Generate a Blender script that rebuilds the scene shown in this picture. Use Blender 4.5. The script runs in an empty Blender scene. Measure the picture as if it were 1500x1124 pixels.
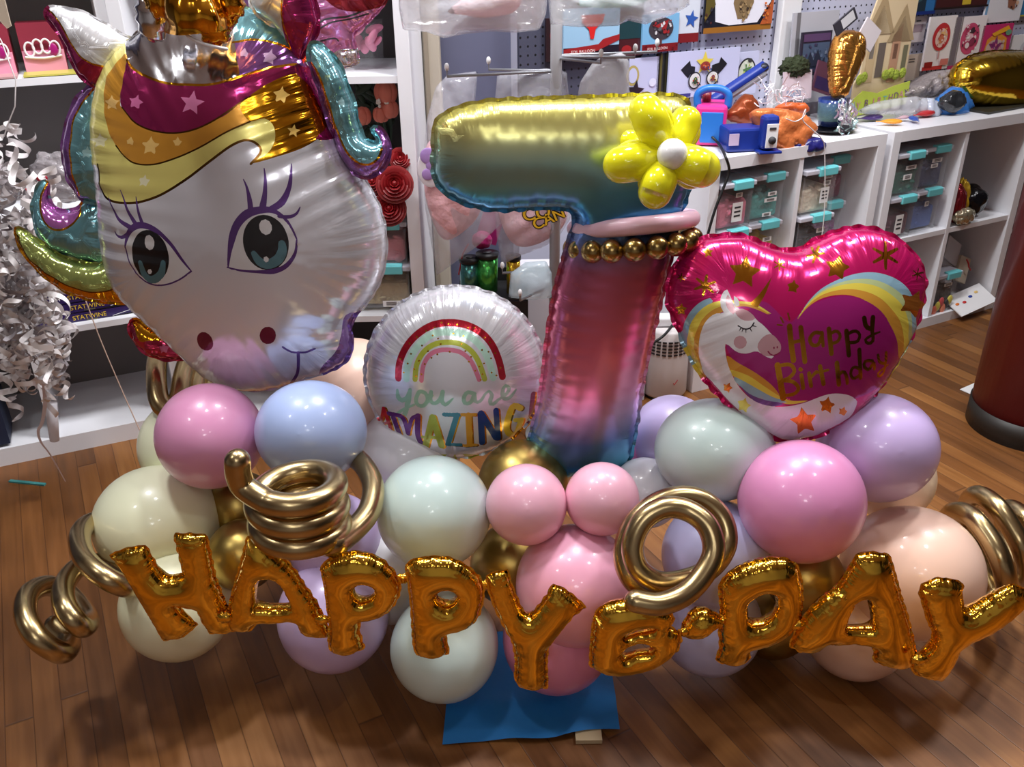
import bpy, bmesh, math, random
import numpy as np
from mathutils import Vector, Matrix
from mathutils.geometry import delaunay_2d_cdt
random.seed(7); RNG = np.random.default_rng(7)
SC = bpy.context.scene
COL = SC.collection
# ------------------------------------------------------------------ camera
F = 1310.0; TH = math.radians(27); ROLL = math.radians(-0.9); CAMH = 1.38
_f = np.array([0, math.cos(TH), -math.sin(TH)]); _r = np.array([1.0, 0, 0]); _u = np.cross(_r, _f)
_c, _s = math.cos(ROLL), math.sin(ROLL)
CR = _r*_c + _u*_s; CU = _u*_c - _r*_s; CO = np.array([0, 0, CAMH])
def ray(x, y): return _f*F + CR*(x-750) - CU*(y-562)
def PY(x, y, Y):
    d = ray(x, y); return CO + d*(Y/d[1])
def PZ(x, y, z):
    d = ray(x, y); return CO + d*((z-CAMH)/d[2])
def PC(x, y, zc): return CO + ray(x, y)*(zc/F)
def PP(x, y, o, n):
    d = ray(x, y); return CO + d*(np.dot(np.asarray(o)-CO, n)/np.dot(d, n))
RA = math.radians(27.4)
E1 = np.array([math.cos(RA), math.sin(RA), 0]); N1 = np.array([-math.sin(RA), math.cos(RA), 0])
def RP(e, n, z=0): return E1*e + N1*n + np.array([0, 0, z])
def PN(x, y, N):
    d = ray(x, y); return CO + d*((N-CO@N1)/(d@N1))
A2 = math.radians(24); E2 = np.array([math.cos(A2), math.sin(A2), 0]); N2 = np.array([-math.sin(A2), math.cos(A2), 0])
def AP(e, n, z=0): return E2*e + N2*n + np.array([0, 0, z])
cam = bpy.data.cameras.new('camera'); co = bpy.data.objects.new('camera', cam); COL.objects.link(co)
cam.sensor_fit = 'HORIZONTAL'; cam.sensor_width = 36; cam.lens = 36*F/1500; cam.clip_start = .05
M4 = Matrix(((CR[0], CU[0], -_f[0], CO[0]), (CR[1], CU[1], -_f[1], CO[1]), (CR[2], CU[2], -_f[2], CO[2]), (0, 0, 0, 1)))
co.matrix_world = M4; SC.camera = co
SC.view_settings.view_transform = 'Standard'; SC.view_settings.look = 'None'
SC.view_settings.gamma = 1; SC.view_settings.use_curve_mapping = False
# ------------------------------------------------------------------ materials
def lin(c): 
    c = [v/255 for v in c]
    return tuple((v/12.92 if v <= .04045 else ((v+.055)/1.055)**2.4) for v in c) + (1,)
_MATS = {}
def pri(name):
    m = bpy.data.materials.new(name); m.use_nodes = True
    nt = m.node_tree; b = nt.nodes['Principled BSDF']
    return m, nt, b
def mat(rgb, rough=.5, metal=0, coat=0, alpha=1, sub=0, spec=.5, bump=0, bscale=60, trans=0, emis=0):
    k = (tuple(rgb), rough, metal, coat, alpha, sub, spec, bump, bscale, trans, emis)
    if k in _MATS: return _MATS[k]
    m, nt, b = pri('paint_%d' % len(_MATS))
    b.inputs['Base Color'].default_value = lin(rgb); b.inputs['Roughness'].default_value = rough
    b.inputs['Metallic'].default_value = metal; b.inputs['Coat Weight'].default_value = coat
    b.inputs['Coat Roughness'].default_value = .08; b.inputs['Alpha'].default_value = alpha
    b.inputs['Specular IOR Level'].default_value = spec
    b.inputs['Transmission Weight'].default_value = trans
    if emis:
        b.inputs['Emission Color'].default_value = lin(rgb); b.inputs['Emission Strength'].default_value = emis
    if bump:
        n = nt.nodes.new('ShaderNodeTexNoise'); n.inputs['Scale'].default_value = bscale; n.inputs['Detail'].default_value = 4
        tc = nt.nodes.new('ShaderNodeTexCoord'); nt.links.new(tc.outputs['Object'], n.inputs['Vector'])
        bu = nt.nodes.new('ShaderNodeBump'); bu.inputs['Strength'].default_value = bump; bu.inputs['Distance'].default_value = .01
        nt.links.new(n.outputs['Fac'], bu.inputs['Height']); nt.links.new(bu.outputs['Normal'], b.inputs['Normal'])
    _MATS[k] = m; return m
def foil(rgb, rough=.16, metal=1, pucker=.5, freq=55, reach=.09, ramp=None, crinkle=.15, coat=0):
    """metallised film: creases run in from the weld seam (UV = metres along the seam, metres from it)"""
    k = ('foil', tuple(rgb), rough, metal, pucker, freq, reach, str(ramp), crinkle, coat)
    if k in _MATS: return _MATS[k]
    m, nt, b = pri('foil_%d' % len(_MATS)); L = nt.links.new; N = nt.nodes.new
    b.inputs['Base Color'].default_value = lin(rgb); b.inputs['Roughness'].default_value = rough; b.inputs['Metallic'].default_value = metal
    b.inputs['Coat Weight'].default_value = coat; b.inputs['Coat Roughness'].default_value = .06
    uv = N('ShaderNodeUVMap'); uv.uv_map = 'seam'
    sp = N('ShaderNodeSeparateXYZ'); L(uv.outputs[0], sp.inputs[0])
    cm = N('ShaderNodeCombineXYZ')
    a = N('ShaderNodeMath'); a.operation = 'MULTIPLY'; a.inputs[1].default_value = freq; L(sp.outputs[0], a.inputs[0])
    c = N('ShaderNodeMath'); c.operation = 'MULTIPLY'; c.inputs[1].default_value = 5; L(sp.outputs[1], c.inputs[0])
    L(a.outputs[0], cm.inputs[0]); L(c.outputs[0], cm.inputs[1])
    no = N('ShaderNodeTexNoise'); no.inputs['Scale'].default_value = 1; no.inputs['Detail'].default_value = 2.5; L(cm.outputs[0], no.inputs['Vector'])
    mr = N('ShaderNodeMapRange'); mr.inputs[1].default_value = 0; mr.inputs[2].default_value = reach; mr.inputs[3].default_value = 1; mr.inputs[4].default_value = 0
    mr.interpolation_type = 'SMOOTHSTEP'
    L(sp.outputs[1], mr.inputs[0])
    mu = N('ShaderNodeMath'); mu.operation = 'MULTIPLY'; L(no.outputs['Fac'], mu.inputs[0]); L(mr.outputs[0], mu.inputs[1])
    bu = N('ShaderNodeBump'); bu.inputs['Strength'].default_value = pucker; bu.inputs['Distance'].default_value = .012; L(mu.outputs[0], bu.inputs['Height'])
    tc = N('ShaderNodeTexCoord')
    n2 = N('ShaderNodeTexNoise'); n2.inputs['Scale'].default_value = 9; n2.inputs['Detail'].default_value = 1; L(tc.outputs['Object'], n2.inputs['Vector'])
    b2 = N('ShaderNodeBump'); b2.inputs['Strength'].default_value = crinkle; b2.inputs['Distance'].default_value = .02
    L(n2.outputs['Fac'], b2.inputs['Height']); L(bu.outputs['Normal'], b2.inputs['Normal']); L(b2.outputs['Normal'], b.inputs['Normal'])
    if ramp:
        g = N('ShaderNodeSeparateXYZ'); L(tc.outputs['Generated'], g.inputs[0])
        w = N('ShaderNodeMath'); w.operation = 'MULTIPLY_ADD'; w.inputs[1].default_value = .02; L(n2.outputs['Fac'], w.inputs[0]); L(g.outputs[2], w.inputs[2])
        cr = N('ShaderNodeValToRGB'); L(w.outputs[0], cr.inputs[0])
        el = cr.color_ramp.elements
        for i, (p, col) in enumerate(ramp):
            e = el[i] if i < 2 else el.new(p)
            e.position = p; e.color = lin(col)
        L(cr.outputs[0], b.inputs['Base Color'])
    _MATS[k] = m; return m
def latex(rgb, rough=.32):
    return mat(rgb, rough, 0, .35, spec=.5)
# ------------------------------------------------------------------ objects
WL = {}
def tag(o, label=None, cat=None, group=None, kind=None):
    if label: o['label'] = label
    if cat: o['category'] = cat
    if group: o['group'] = group
    if kind: o['kind'] = kind
    return o
def thing(name, label, cat, loc, group=None):
    o = bpy.data.objects.new(name, None); COL.objects.link(o); o.empty_display_size = .02
    o.location = Vector(loc); WL[o.name] = Vector(loc)
    return tag(o, label, cat, group)
def R3(ax, deg): return np.array(Matrix.Rotation(math.radians(deg), 3, ax))
class MB:
    def __init__(s): s.v = []; s.f = []; s.m = []; s.sm = []; s.mats = []
    def mi(s, m):
        if m not in s.mats: s.mats.append(m)
        return s.mats.index(m)
    def add(s, vs, fs, m, smooth=True):
        o = len(s.v); i = s.mi(m); s.v += [tuple(map(float, p)) for p in vs]
        for f in fs: s.f.append(tuple(int(k)+o for k in f)); s.m.append(i); s.sm.append(smooth)
        return s
    def box(s, c, size, m, R=None, bev=0):
        c = np.array(c, float); h = np.array(size)/2
        if bev:
            bm = bmesh.new(); bmesh.ops.create_cube(bm, size=1)
            for v in bm.verts: v.co = Vector([v.co[k]*size[k] for k in range(3)])
            bmesh.ops.bevel(bm, geom=bm.edges[:], offset=bev, segments=2, profile=.5, affect='EDGES')
            vs = np.array([v.co[:] for v in bm.verts]); bm.verts.index_update(); fs = [[v.index for v in f.verts] for f in bm.faces]; bm.free()
        else:
            vs = np.array([(x, y, z) for x in (-1, 1) for y in (-1, 1) for z in (-1, 1)])*h
            fs = [(0, 1, 3, 2), (4, 6, 7, 5), (0, 4, 5, 1), (2, 3, 7, 6), (0, 2, 6, 4), (1, 5, 7, 3)]
        if R is not None: vs = vs@np.array(R).T
        return s.add(vs+c, fs, m, False)
    def lathe(s, base, prof, m, seg=32, R=None, smooth=True, caps=True):
        vs = []; fs = []
        for r, z in prof:
            for k in range(seg):
                a = 2*math.pi*k/seg; vs.append((r*math.cos(a), r*math.sin(a), z))
        for i in range(len(prof)-1):
            for k in range(seg):
                k2 = (k+1) % seg; fs.append((i*seg+k, i*seg+k2, (i+1)*seg+k2, (i+1)*seg+k))
        if caps:
            fs.append(tuple(range(seg))[::-1]); fs.append(tuple((len(prof)-1)*seg+k for k in range(seg)))
        vs = np.array(vs)
        if R is not None: vs = vs@np.array(R).T
        return s.add(vs+np.array(base), fs, m, smooth)
    def cyl(s, a, b, r, m, seg=16, r2=None):
        a, b = np.array(a, float), np.array(b, float); d = b-a; L = np.linalg.norm(d)
        R = np.array(Vector(d).to_track_quat('Z', 'Y').to_matrix())
        return s.lathe(a, [(r, 0), (r if r2 is None else r2, L)], m, seg, R)
    def sphere(s, c, r, m, seg=40, rings=24, R=None, egg=0):
        r = np.array([r]*3 if np.isscalar(r) else r, float); vs = []; fs = []
        for i in range(rings+1):
            t = math.pi*i/rings; z = math.cos(t); q = math.sin(t)*(1+egg*z)
            for k in range(seg):
                a = 2*math.pi*k/seg; vs.append((q*math.cos(a), q*math.sin(a), z))
        for i in range(rings):
            for k in range(seg):
                k2 = (k+1) % seg; fs.append((i*seg+k, (i+1)*seg+k, (i+1)*seg+k2, i*seg+k2))
        vs = np.array(vs)*r
        if R is not None: vs = vs@np.array(R).T
        s.add(vs+np.array(c), fs, m)
        return s
    def tube(s, pts, rad, m, seg=18, sub=6, closed=False, round_=True):
        P = catmull(np.array(pts, float), sub, closed) if sub > 1 else np.array(pts, float)
        n = len(P); rad = np.full(n, rad) if np.isscalar(rad) else np.interp(np.linspace(0, 1, n), np.linspace(0, 1, len(rad)), rad)
        if round_ and not closed:
            d0 = P[0]-P[1]; d0 /= np.linalg.norm(d0); d1 = P[-1]-P[-2]; d1 /= np.linalg.norm(d1)
            ks = np.sin(np.linspace(0, math.pi/2, 6))[1:]
            h = [P[0]+d0*rad[0]*k for k in ks[::-1]]; hr = [rad[0]*math.sqrt(max(1-k*k, 1e-4)) for k in ks[::-1]]
            t = [P[-1]+d1*rad[-1]*k for k in ks]; tr = [rad[-1]*math.sqrt(max(1-k*k, 1e-4)) for k in ks]
            P = np.vstack([h, P, t]); rad = np.concatenate([hr, rad, tr]); n = len(P)
        T = np.gradient(P, axis=0) if not closed else np.roll(P, -1, 0)-np.roll(P, 1, 0)
        T /= np.linalg.norm(T, axis=1)[:, None]+1e-12
        u = np.cross(T[0], [0, 0, 1.]);
        if np.linalg.norm(u) < .1: u = np.cross(T[0], [1., 0, 0])
        vs = []
        for i in range(n):
            u = u-T[i]*np.dot(u, T[i]); u /= np.linalg.norm(u); w = np.cross(T[i], u)
            for k in range(seg):
                a = 2*math.pi*k/seg; vs.append(P[i]+rad[i]*(u*math.cos(a)+w*math.sin(a)))
        fs = []
        for i in range(n if closed else n-1):
            j = (i+1) % n
            for k in range(seg):
                k2 = (k+1) % seg; fs.append((i*seg+k, i*seg+k2, j*seg+k2, j*seg+k))
        if not closed: fs += [tuple(range(seg))[::-1], tuple((n-1)*seg+k for k in range(seg))]
        return s.add(vs, fs, m)
    def ribbon(s, pts, dirs, w, m):
        P = np.array(pts); D = np.array(dirs); w = np.full(len(P), w) if np.isscalar(w) else np.array(w)
        vs = np.empty((2*len(P), 3)); vs[0::2] = P-D*w[:, None]/2; vs[1::2] = P+D*w[:, None]/2
        return s.add(vs, [(2*i, 2*i+1, 2*i+3, 2*i+2) for i in range(len(P)-1)], m)
    def text(s, string, o, X, Y, size, m, center=True):
        cu = bpy.data.curves.new('t', 'FONT'); cu.body = string; cu.size = size; cu.fill_mode = 'FRONT'
        if center: cu.align_x = 'CENTER'; cu.align_y = 'CENTER'
        ob = bpy.data.objects.new('t', cu); me = ob.to_mesh()
        X, Y, o = np.array(X), np.array(Y), np.array(o)
        vs = [o+X*v.co[0]+Y*v.co[1] for v in me.vertices]; fs = [tuple(p.vertices) for p in me.polygons]
        ob.to_mesh_clear(); bpy.data.objects.remove(ob); bpy.data.curves.remove(cu)
        return s.add(vs, fs, m, False)
    def poly(s, pts, m, n=None, off=0, thick=0):
        """flat polygon (fan by CDT) given 3D points, optional thickness along n"""
        pts = np.array(pts, float)
        if n is None:
            n = np.cross(pts[1]-pts[0], pts[2]-pts[1]); n = n/np.linalg.norm(n)
        n = np.array(n, float); k = len(pts)
        if thick:
            vs = np.vstack([pts+n*off, pts+n*(off-thick)])
            fs = [tuple(range(k)), tuple(range(k, 2*k))[::-1]]+[(i, (i+1) % k, (i+1) % k+k, i+k) for i in range(k)]
        else: vs = pts+n*off; fs = [tuple(range(k))]
        return s.add(vs, fs, m, False)
    def build(s, name, parent=None, kind=None, label=None, uv=None):
        V = np.array(s.v); lo, hi = V.min(0), V.max(0)
        c = Vector(((lo[0]+hi[0])/2, (lo[1]+hi[1])/2, lo[2]))
        me = bpy.data.meshes.new(name); me.from_pydata([tuple(p) for p in V-np.array(c)], [], s.f)
        for m in s.mats: me.materials.append(m)
        me.polygons.foreach_set('material_index', s.m); me.polygons.foreach_set('use_smooth', s.sm)
        if uv is not None:
            l = me.uv_layers.new(name='seam'); vi = np.empty(len(me.loops), int); me.loops.foreach_get('vertex_index', vi)
            l.data.foreach_set('uv', np.asarray(uv)[vi].astype(np.float32).ravel())
        me.update(); o = bpy.data.objects.new(name, me); COL.objects.link(o); WL[o.name] = c
        if parent: o.parent = parent; o.location = c-WL[parent.name]
        else: o.location = c
        return tag(o, label, kind=kind)
def catmull(P, sub, closed=False):
    P = np.array(P, float); n = len(P); out = []
    idx = range(n) if closed else range(n-1)
    for i in idx:
        if closed: p0, p1, p2, p3 = P[i-1], P[i], P[(i+1) % n], P[(i+2) % n]
        else: p0, p1, p2, p3 = P[max(i-1, 0)], P[i], P[i+1], P[min(i+2, n-1)]
        for k in range(sub):
            t = k/sub
            out.append(.5*((2*p1)+(p2-p0)*t+(2*p0-5*p1+4*p2-p3)*t*t+(3*p1-p0-3*p2+p3)*t**3))
    if not closed: out.append(P[-1])
    return np.array(out)
def crop(sc, ox, oy, pts): return [(p[0]/sc+ox, p[1]/sc+oy) for p in pts]
# ------------------------------------------------------------------ inflated film shapes
def plane(cx, cy, zc, tilt=0, yaw=0):
    """upright plane through the point seen at (cx,cy): tilt leans its top back, yaw turns it about the vertical"""
    o = PC(cx, cy, zc); t, w = math.radians(tilt), math.radians(yaw)
    n = np.array([math.sin(w)*math.cos(t), -math.cos(w)*math.cos(t), math.sin(t)])
    X = np.array([math.cos(w), math.sin(w), 0]); return o, n, X, np.cross(n, X)
def resample(P, seg, closed=True):
    Q = np.vstack([P, P[:1]]) if closed else P
    d = np.r_[0, np.cumsum(np.linalg.norm(np.diff(Q, axis=0), axis=1))]
    k = max(6 if closed else 2, int(round(d[-1]/seg))); t = np.linspace(0, d[-1], k+1)
    R = np.c_[np.interp(t, d, Q[:, 0]), np.interp(t, d, Q[:, 1])]
    return R[:-1] if closed else R
def inside(pts, loop):
    x, y = pts[:, 0], pts[:, 1]; r = np.zeros(len(pts), bool)
    x0, y0 = loop[:, 0], loop[:, 1]; x1, y1 = np.roll(x0, -1), np.roll(y0, -1)
    for i in range(len(loop)):
        if y0[i] == y1[i]: continue
        c = (y0[i] > y) != (y1[i] > y)
        r ^= c & (x < (x1[i]-x0[i])*(y-y0[i])/(y1[i]-y0[i])+x0[i])
    return r
def segdist(pts, A, B, want=False):
    D = np.full(len(pts), 1e9); S = np.zeros(len(pts)); AB = B-A; L = np.maximum((AB**2).sum(1), 1e-18)
    ln = np.sqrt(L); cum = np.r_[0, np.cumsum(ln)[:-1]]
    for i in range(0, len(pts), 2000):
        p = pts[i:i+2000, None]; t = np.clip(((p-A)*AB).sum(2)/L, 0, 1); q = A+AB*t[..., None]
        d = ((p-q)**2).sum(2); j = d.argmin(1); k = np.arange(len(j))
        D[i:i+2000] = np.sqrt(d[k, j]); S[i:i+2000] = cum[j]+ln[j]*t[k, j]
    return (D, S) if want else D
def star(cx, cy, r, rot=0, k=5, inner=.45):
    return [(cx+(r if i % 2 == 0 else r*inner)*math.sin(math.radians(rot)+math.pi*i/k), cy-(r if i % 2 == 0 else r*inner)*math.cos(math.radians(rot)+math.pi*i/k)) for i in range(2*k)]
def ell(cx, cy, rx, ry, rot=0, n=40):
    c, s = math.cos(math.radians(rot)), math.sin(math.radians(rot)); t = np.linspace(0, 2*math.pi, n, endpoint=False)
    return [(cx+rx*math.cos(a)*c-ry*math.sin(a)*s, cy+rx*math.cos(a)*s+ry*math.sin(a)*c) for a in t]
def smooth(pts, sub=5, closed=True): return [tuple(p) for p in catmull(np.array(pts, float), sub, closed)]
def inflate(name, loops, pl, T, base, regions=(), res=.012, parent=None, p=.5, flange=0, pk=(.0, .05, .05), back=None, bump=None, Tb=None, sm=True, kind=None, scal=0, _probe=False):
    """Blow up an outline (first loop outer, the rest holes; photo pixels on plane pl) into a puffed film shape.
    regions: ('poly', pts, mat) | ('stroke', pts, width_px or list, mat) print areas, the later ones on top."""
    o, n, X, Y = pl
    def uv(pts):
        out = []
        for q in pts:
            w = PP(q[0], q[1], o, n)-o; out.append((w@X, w@Y))
        return np.array(out)
    ppm = np.linalg.norm(o-CO)/F
    LP = []
    for k, l in enumerate(loops):
        q = uv(smooth(l, 5) if sm else l); q = resample(q, res*.7)
        if scal and k == 0:
            s = np.arange(len(q))*res*.7; c = q.mean(0); t = np.roll(q, -1, 0)-np.roll(q, 1, 0); t /= np.linalg.norm(t, axis=1)[:, None]
            nn = np.c_[t[:, 1], -t[:, 0]]; nn *= np.sign(((q-c)*nn).sum(1).sum())
            q = q-nn*(scal*(1-np.abs(np.sin(s*math.pi/pk[1]))))[:, None]
        LP.append(q)
    REG = []
    if regions and not _probe:      # prints lie on the puffed face, so follow its depth
        PV, PH, PPH = inflate(name, loops, pl, T, base, (), res*1.25, p=p, sm=sm, _probe=True)
        def height(q):
            d = ((PV-q)**2).sum(1); k = np.argpartition(d, 4)[:4]; w = 1/(d[k]+1e-8); return (w*PH[k]).sum()/w.sum()
        def uvb(pts):
            out = []
            for x, y in pts:
                w = PP(x, y, o, n)-o; q = np.array([w@X, w@Y])
                for _ in range(4):
                    w = PP(x, y, o+n*height(q), n)-o; q = .4*q+.6*np.array([w@X, w@Y])
                out.append(q)
            return np.array(out)
    def dens(pts, closed):
        P_ = np.array(pts, float)
        if closed: P_ = np.vstack([P_, P_[:1]])
        o_ = []
        for a_, b_ in zip(P_[:-1], P_[1:]):
            k = max(1, int(np.linalg.norm(b_-a_)/5)); o_ += [a_+(b_-a_)*i/k for i in range(k)]
        return o_ if closed else o_+[P_[-1]]
    for r in regions:
        if r[0] == 'poly': REG.append(('poly', resample(uvb(dens(r[1], True)), res*.8), r[2]))
        else:
            q = np.array(r[1], float); q = catmull(q, 5) if len(q) > 2 else q; q = uvb(dens(q, False))
            L = np.r_[0, np.cumsum(np.linalg.norm(np.diff(q, axis=0), axis=1))]; k = max(3, int(L[-1]/(res*.6)))
            t = np.linspace(0, L[-1], k+1); q2 = np.c_[np.interp(t, L, q[:, 0]), np.interp(t, L, q[:, 1])]
            w = np.full(len(q2), r[2]*ppm) if np.isscalar(r[2]) else np.interp(np.linspace(0, 1, len(q2)), np.linspace(0, 1, len(r[2])), np.array(r[2])*ppm)
            REG.append(('stroke', q2, w, r[3]))
    P = []; Ed = []
    def addloop(q, closed=True):
        k = len(P); P.extend(map(tuple, q))
        Ed.extend([(k+i, k+(i+1) % len(q)) for i in range(len(q) if closed else len(q)-1)])
    for q in LP: addloop(q)
    for r in REG:
        if r[0] == 'poly': addloop(r[1])
        else:
            q, w = r[1], r[2]; t = np.gradient(q, axis=0); t /= np.linalg.norm(t, axis=1)[:, None]+1e-12
            nn = np.c_[-t[:, 1], t[:, 0]]; a = q+nn*w[:, None]/2; b = q-nn*w[:, None]/2
            th = np.linspace(0, math.pi, 5)[1:-1]
            ce = [q[-1]+w[-1]/2*(nn[-1]*math.cos(x)+t[-1]*math.sin(x)) for x in th]; cs = [q[0]+w[0]/2*(-nn[0]*math.cos(x)-t[0]*math.sin(x)) for x in th]
            addloop(np.vstack([a, ce, b[::-1], cs]))
    C = np.array(P); EA = np.array(Ed)
    lo, hi = LP[0].min(0), LP[0].max(0); g = []
    for i, yy in enumerate(np.arange(lo[1], hi[1], res*.87)):
        for xx in np.arange(lo[0]+(res/2 if i % 2 else 0), hi[0], res): g.append((xx, yy))
    g = np.array(g) if g else np.zeros((0, 2))
    def ins(pp):
        r = inside(pp, LP[0])
        for h in LP[1:]: r &= ~inside(pp, h)
        return r
    g = g[ins(g)]
    if len(g): g = g[segdist(g, C[EA[:, 0]], C[EA[:, 1]]) > res*.42]
    allp = np.vstack([C, g])
    vs, es, fs, *_ = delaunay_2d_cdt([Vector(q) for q in allp], [tuple(e) for e in Ed], [], 0, 1e-6 if not regions else res*.09)
    V = np.array([v[:] for v in vs]); T3 = np.array([f for f in fs if len(f) == 3])
    cen = V[T3].mean(1); keep = ins(cen); T3 = T3[keep]; cen = cen[keep]
    mats = [base]; mi = np.zeros(len(T3), int)
    for r in REG:
        m = r[-1]
        if m not in mats: mats.append(m)
        k = mats.index(m)
        if r[0] == 'poly': mi[inside(cen, r[1])] = k
        else:
            q, w = r[1], r[2]; bb = (cen > q.min(0)-w.max()).all(1) & (cen < q.max(0)+w.max()).all(1); id_ = np.where(bb)[0]
            if len(id_):
                D, S = segdist(cen[id_], q[:-1], q[1:], True)
                L = np.r_[0, np.cumsum(np.linalg.norm(np.diff(q, axis=0), axis=1))]
                mi[id_[D < np.interp(S, L, w)/2]] = k
    used = np.unique(T3); remap = np.full(len(V), -1); remap[used] = np.arange(len(used)); V = V[used]; T3 = remap[T3]
    a, b, c = V[T3[:, 0]], V[T3[:, 1]], V[T3[:, 2]]
    fl = ((b-a)[:, 0]*(c-a)[:, 1]-(b-a)[:, 1]*(c-a)[:, 0]) < 0; T3[fl] = T3[fl][:, ::-1]
    OA = np.vstack(LP); OB = np.vstack([np.roll(q, -1, 0) for q in LP])
    D, S = segdist(V, OA, OB, True); bnd = D < (1e-5 if not regions else res*.1)
    # Poisson problem for the puff height
    N = len(V); I = []; J = []; W = []; rhs = np.zeros(N)
    P0 = V[T3]; ar = np.abs((P0[:, 1]-P0[:, 0])[:, 0]*(P0[:, 2]-P0[:, 0])[:, 1]-(P0[:, 1]-P0[:, 0])[:, 1]*(P0[:, 2]-P0[:, 0])[:, 0])/2
    for k in range(3):
        np.add.at(rhs, T3[:, k], ar/3); i, j, l = T3[:, k], T3[:, (k+1) % 3], T3[:, (k+2) % 3]
        u, w = V[i]-V[l], V[j]-V[l]; cot = (u*w).sum(1)/np.maximum(np.abs(u[:, 0]*w[:, 1]-u[:, 1]*w[:, 0]), 1e-12)
        cot = np.clip(cot/2, .02, 8); I += [i, j]; J += [j, i]; W += [cot, cot]
    I = np.concatenate(I); J = np.concatenate(J); W = np.concatenate(W); dg = np.bincount(I, W, N)
    fr = ~bnd; x = np.zeros(N)
    def Am(z): return (dg*z-np.bincount(I, W*z[J], N))*fr
    r_ = rhs*fr; z_ = r_/dg; p_ = z_.copy(); rz = r_@z_
    for _ in range(600):
        ap = Am(p_); al = rz/(p_@ap+1e-30); x += al*p_; r_ -= al*ap
        if np.abs(r_).max() < 1e-9*rhs.max(): break
        z_ = r_/dg; rn = r_@z_; p_ = z_+(rn/rz)*p_; rz = rn
    ph = np.maximum(x, 0)/x.max()
    if regions:                     # smooth puff taken from the even mesh (moving least squares)
        sg = res*1.3; out = np.zeros(N)
        for i in range(0, N, 1500):
            dx = PV[None]-V[i:i+1500, None]; w = np.exp(-(dx**2).sum(2)/(2*sg*sg))+1e-12; w[w < 1e-5] = 0; w += 1e-12
            A = np.stack([np.ones_like(w), dx[..., 0]/sg, dx[..., 1]/sg], 2); M = np.einsum('nk,nka,nkb->nab', w, A, A)+np.eye(3)*1e-7; r2 = np.einsum('nk,nka,k->na', w, A, PPH)
            out[i:i+1500] = np.linalg.solve(M, r2[..., None])[:, 0, 0]
        ph = np.clip(out, 0, None); ph = np.minimum(ph, 1.02); ph[bnd] = 0
    h = ph**p
    h = h*(1+pk[0]*np.cos(2*math.pi*S/pk[1]+np.sin(S*23))*np.exp(-D/pk[2])); h[bnd] = 0
    if bump is not None: h = h+bump(V)*(D > .004)
    if _probe: return V, h*T, ph
    w3 = lambda q, z: o+np.outer(q[:, 0], X)+np.outer(q[:, 1], Y)+np.outer(z, n)
    mb = MB(); front = w3(V, h*T); mb.mats = list(mats)
    mb.v = [tuple(q) for q in front]; mb.f = [tuple(t) for t in T3.tolist()]; mb.m = mi.tolist(); mb.sm = [True]*len(T3)
    UV = np.c_[S, D]
    bk = w3(V, -h*(T if Tb is None else Tb)); rm = np.arange(N); nb = np.where(fr)[0]; rm[nb] = N+np.arange(len(nb))
    bi = mb.mi(back if back is not None else base)
    mb.v += [tuple(q) for q in bk[nb]]; mb.f += [tuple(t[::-1]) for t in rm[T3].tolist()]; mb.m += (mi.tolist() if back is None else [bi]*len(T3)); mb.sm += [True]*len(T3)
    UV = np.vstack([UV, UV[nb]])
    if flange:
        k = len(mb.v)
        for li, q in enumerate(LP[:1]):
            t = np.roll(q, -1, 0)-np.roll(q, 1, 0); t /= np.linalg.norm(t, axis=1)[:, None]+1e-12; nn = np.c_[t[:, 1], -t[:, 0]]
            if not inside((q-nn*1e-3)[:1], q)[0]: nn = -nn
            s = np.r_[0, np.cumsum(np.linalg.norm(np.diff(q, axis=0), axis=1))]
            ww = flange*(.55+.45*np.abs(np.sin(s*math.pi/pk[1]+np.sin(s*31)))); zz = flange*.5*np.sin(s*2*math.pi/pk[1]+np.sin(s*17))
            inn = w3(q-nn*.0015, zz*0); out = w3(q+nn*ww[:, None], zz); m = len(q)
            mb.v += [tuple(v) for v in np.vstack([inn, out])]; UV = np.vstack([UV, np.c_[s, s*0], np.c_[s, s*0]])
            for i in range(m):
                j = (i+1) % m; mb.f.append((k+i, k+j, k+m+j, k+m+i)); mb.m.append(0); mb.sm.append(True)
            # edge takes the colour of the print beside it
            near = []
            bc = cen if len(cen) else q
            for i in range(m): near.append(int(mi[((bc-q[i])**2).sum(1).argmin()]))
            for i in range(m): mb.m[len(mb.m)-m+i] = near[i]
    ob = mb.build(name, parent, kind, uv=UV)
    return ob
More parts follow.
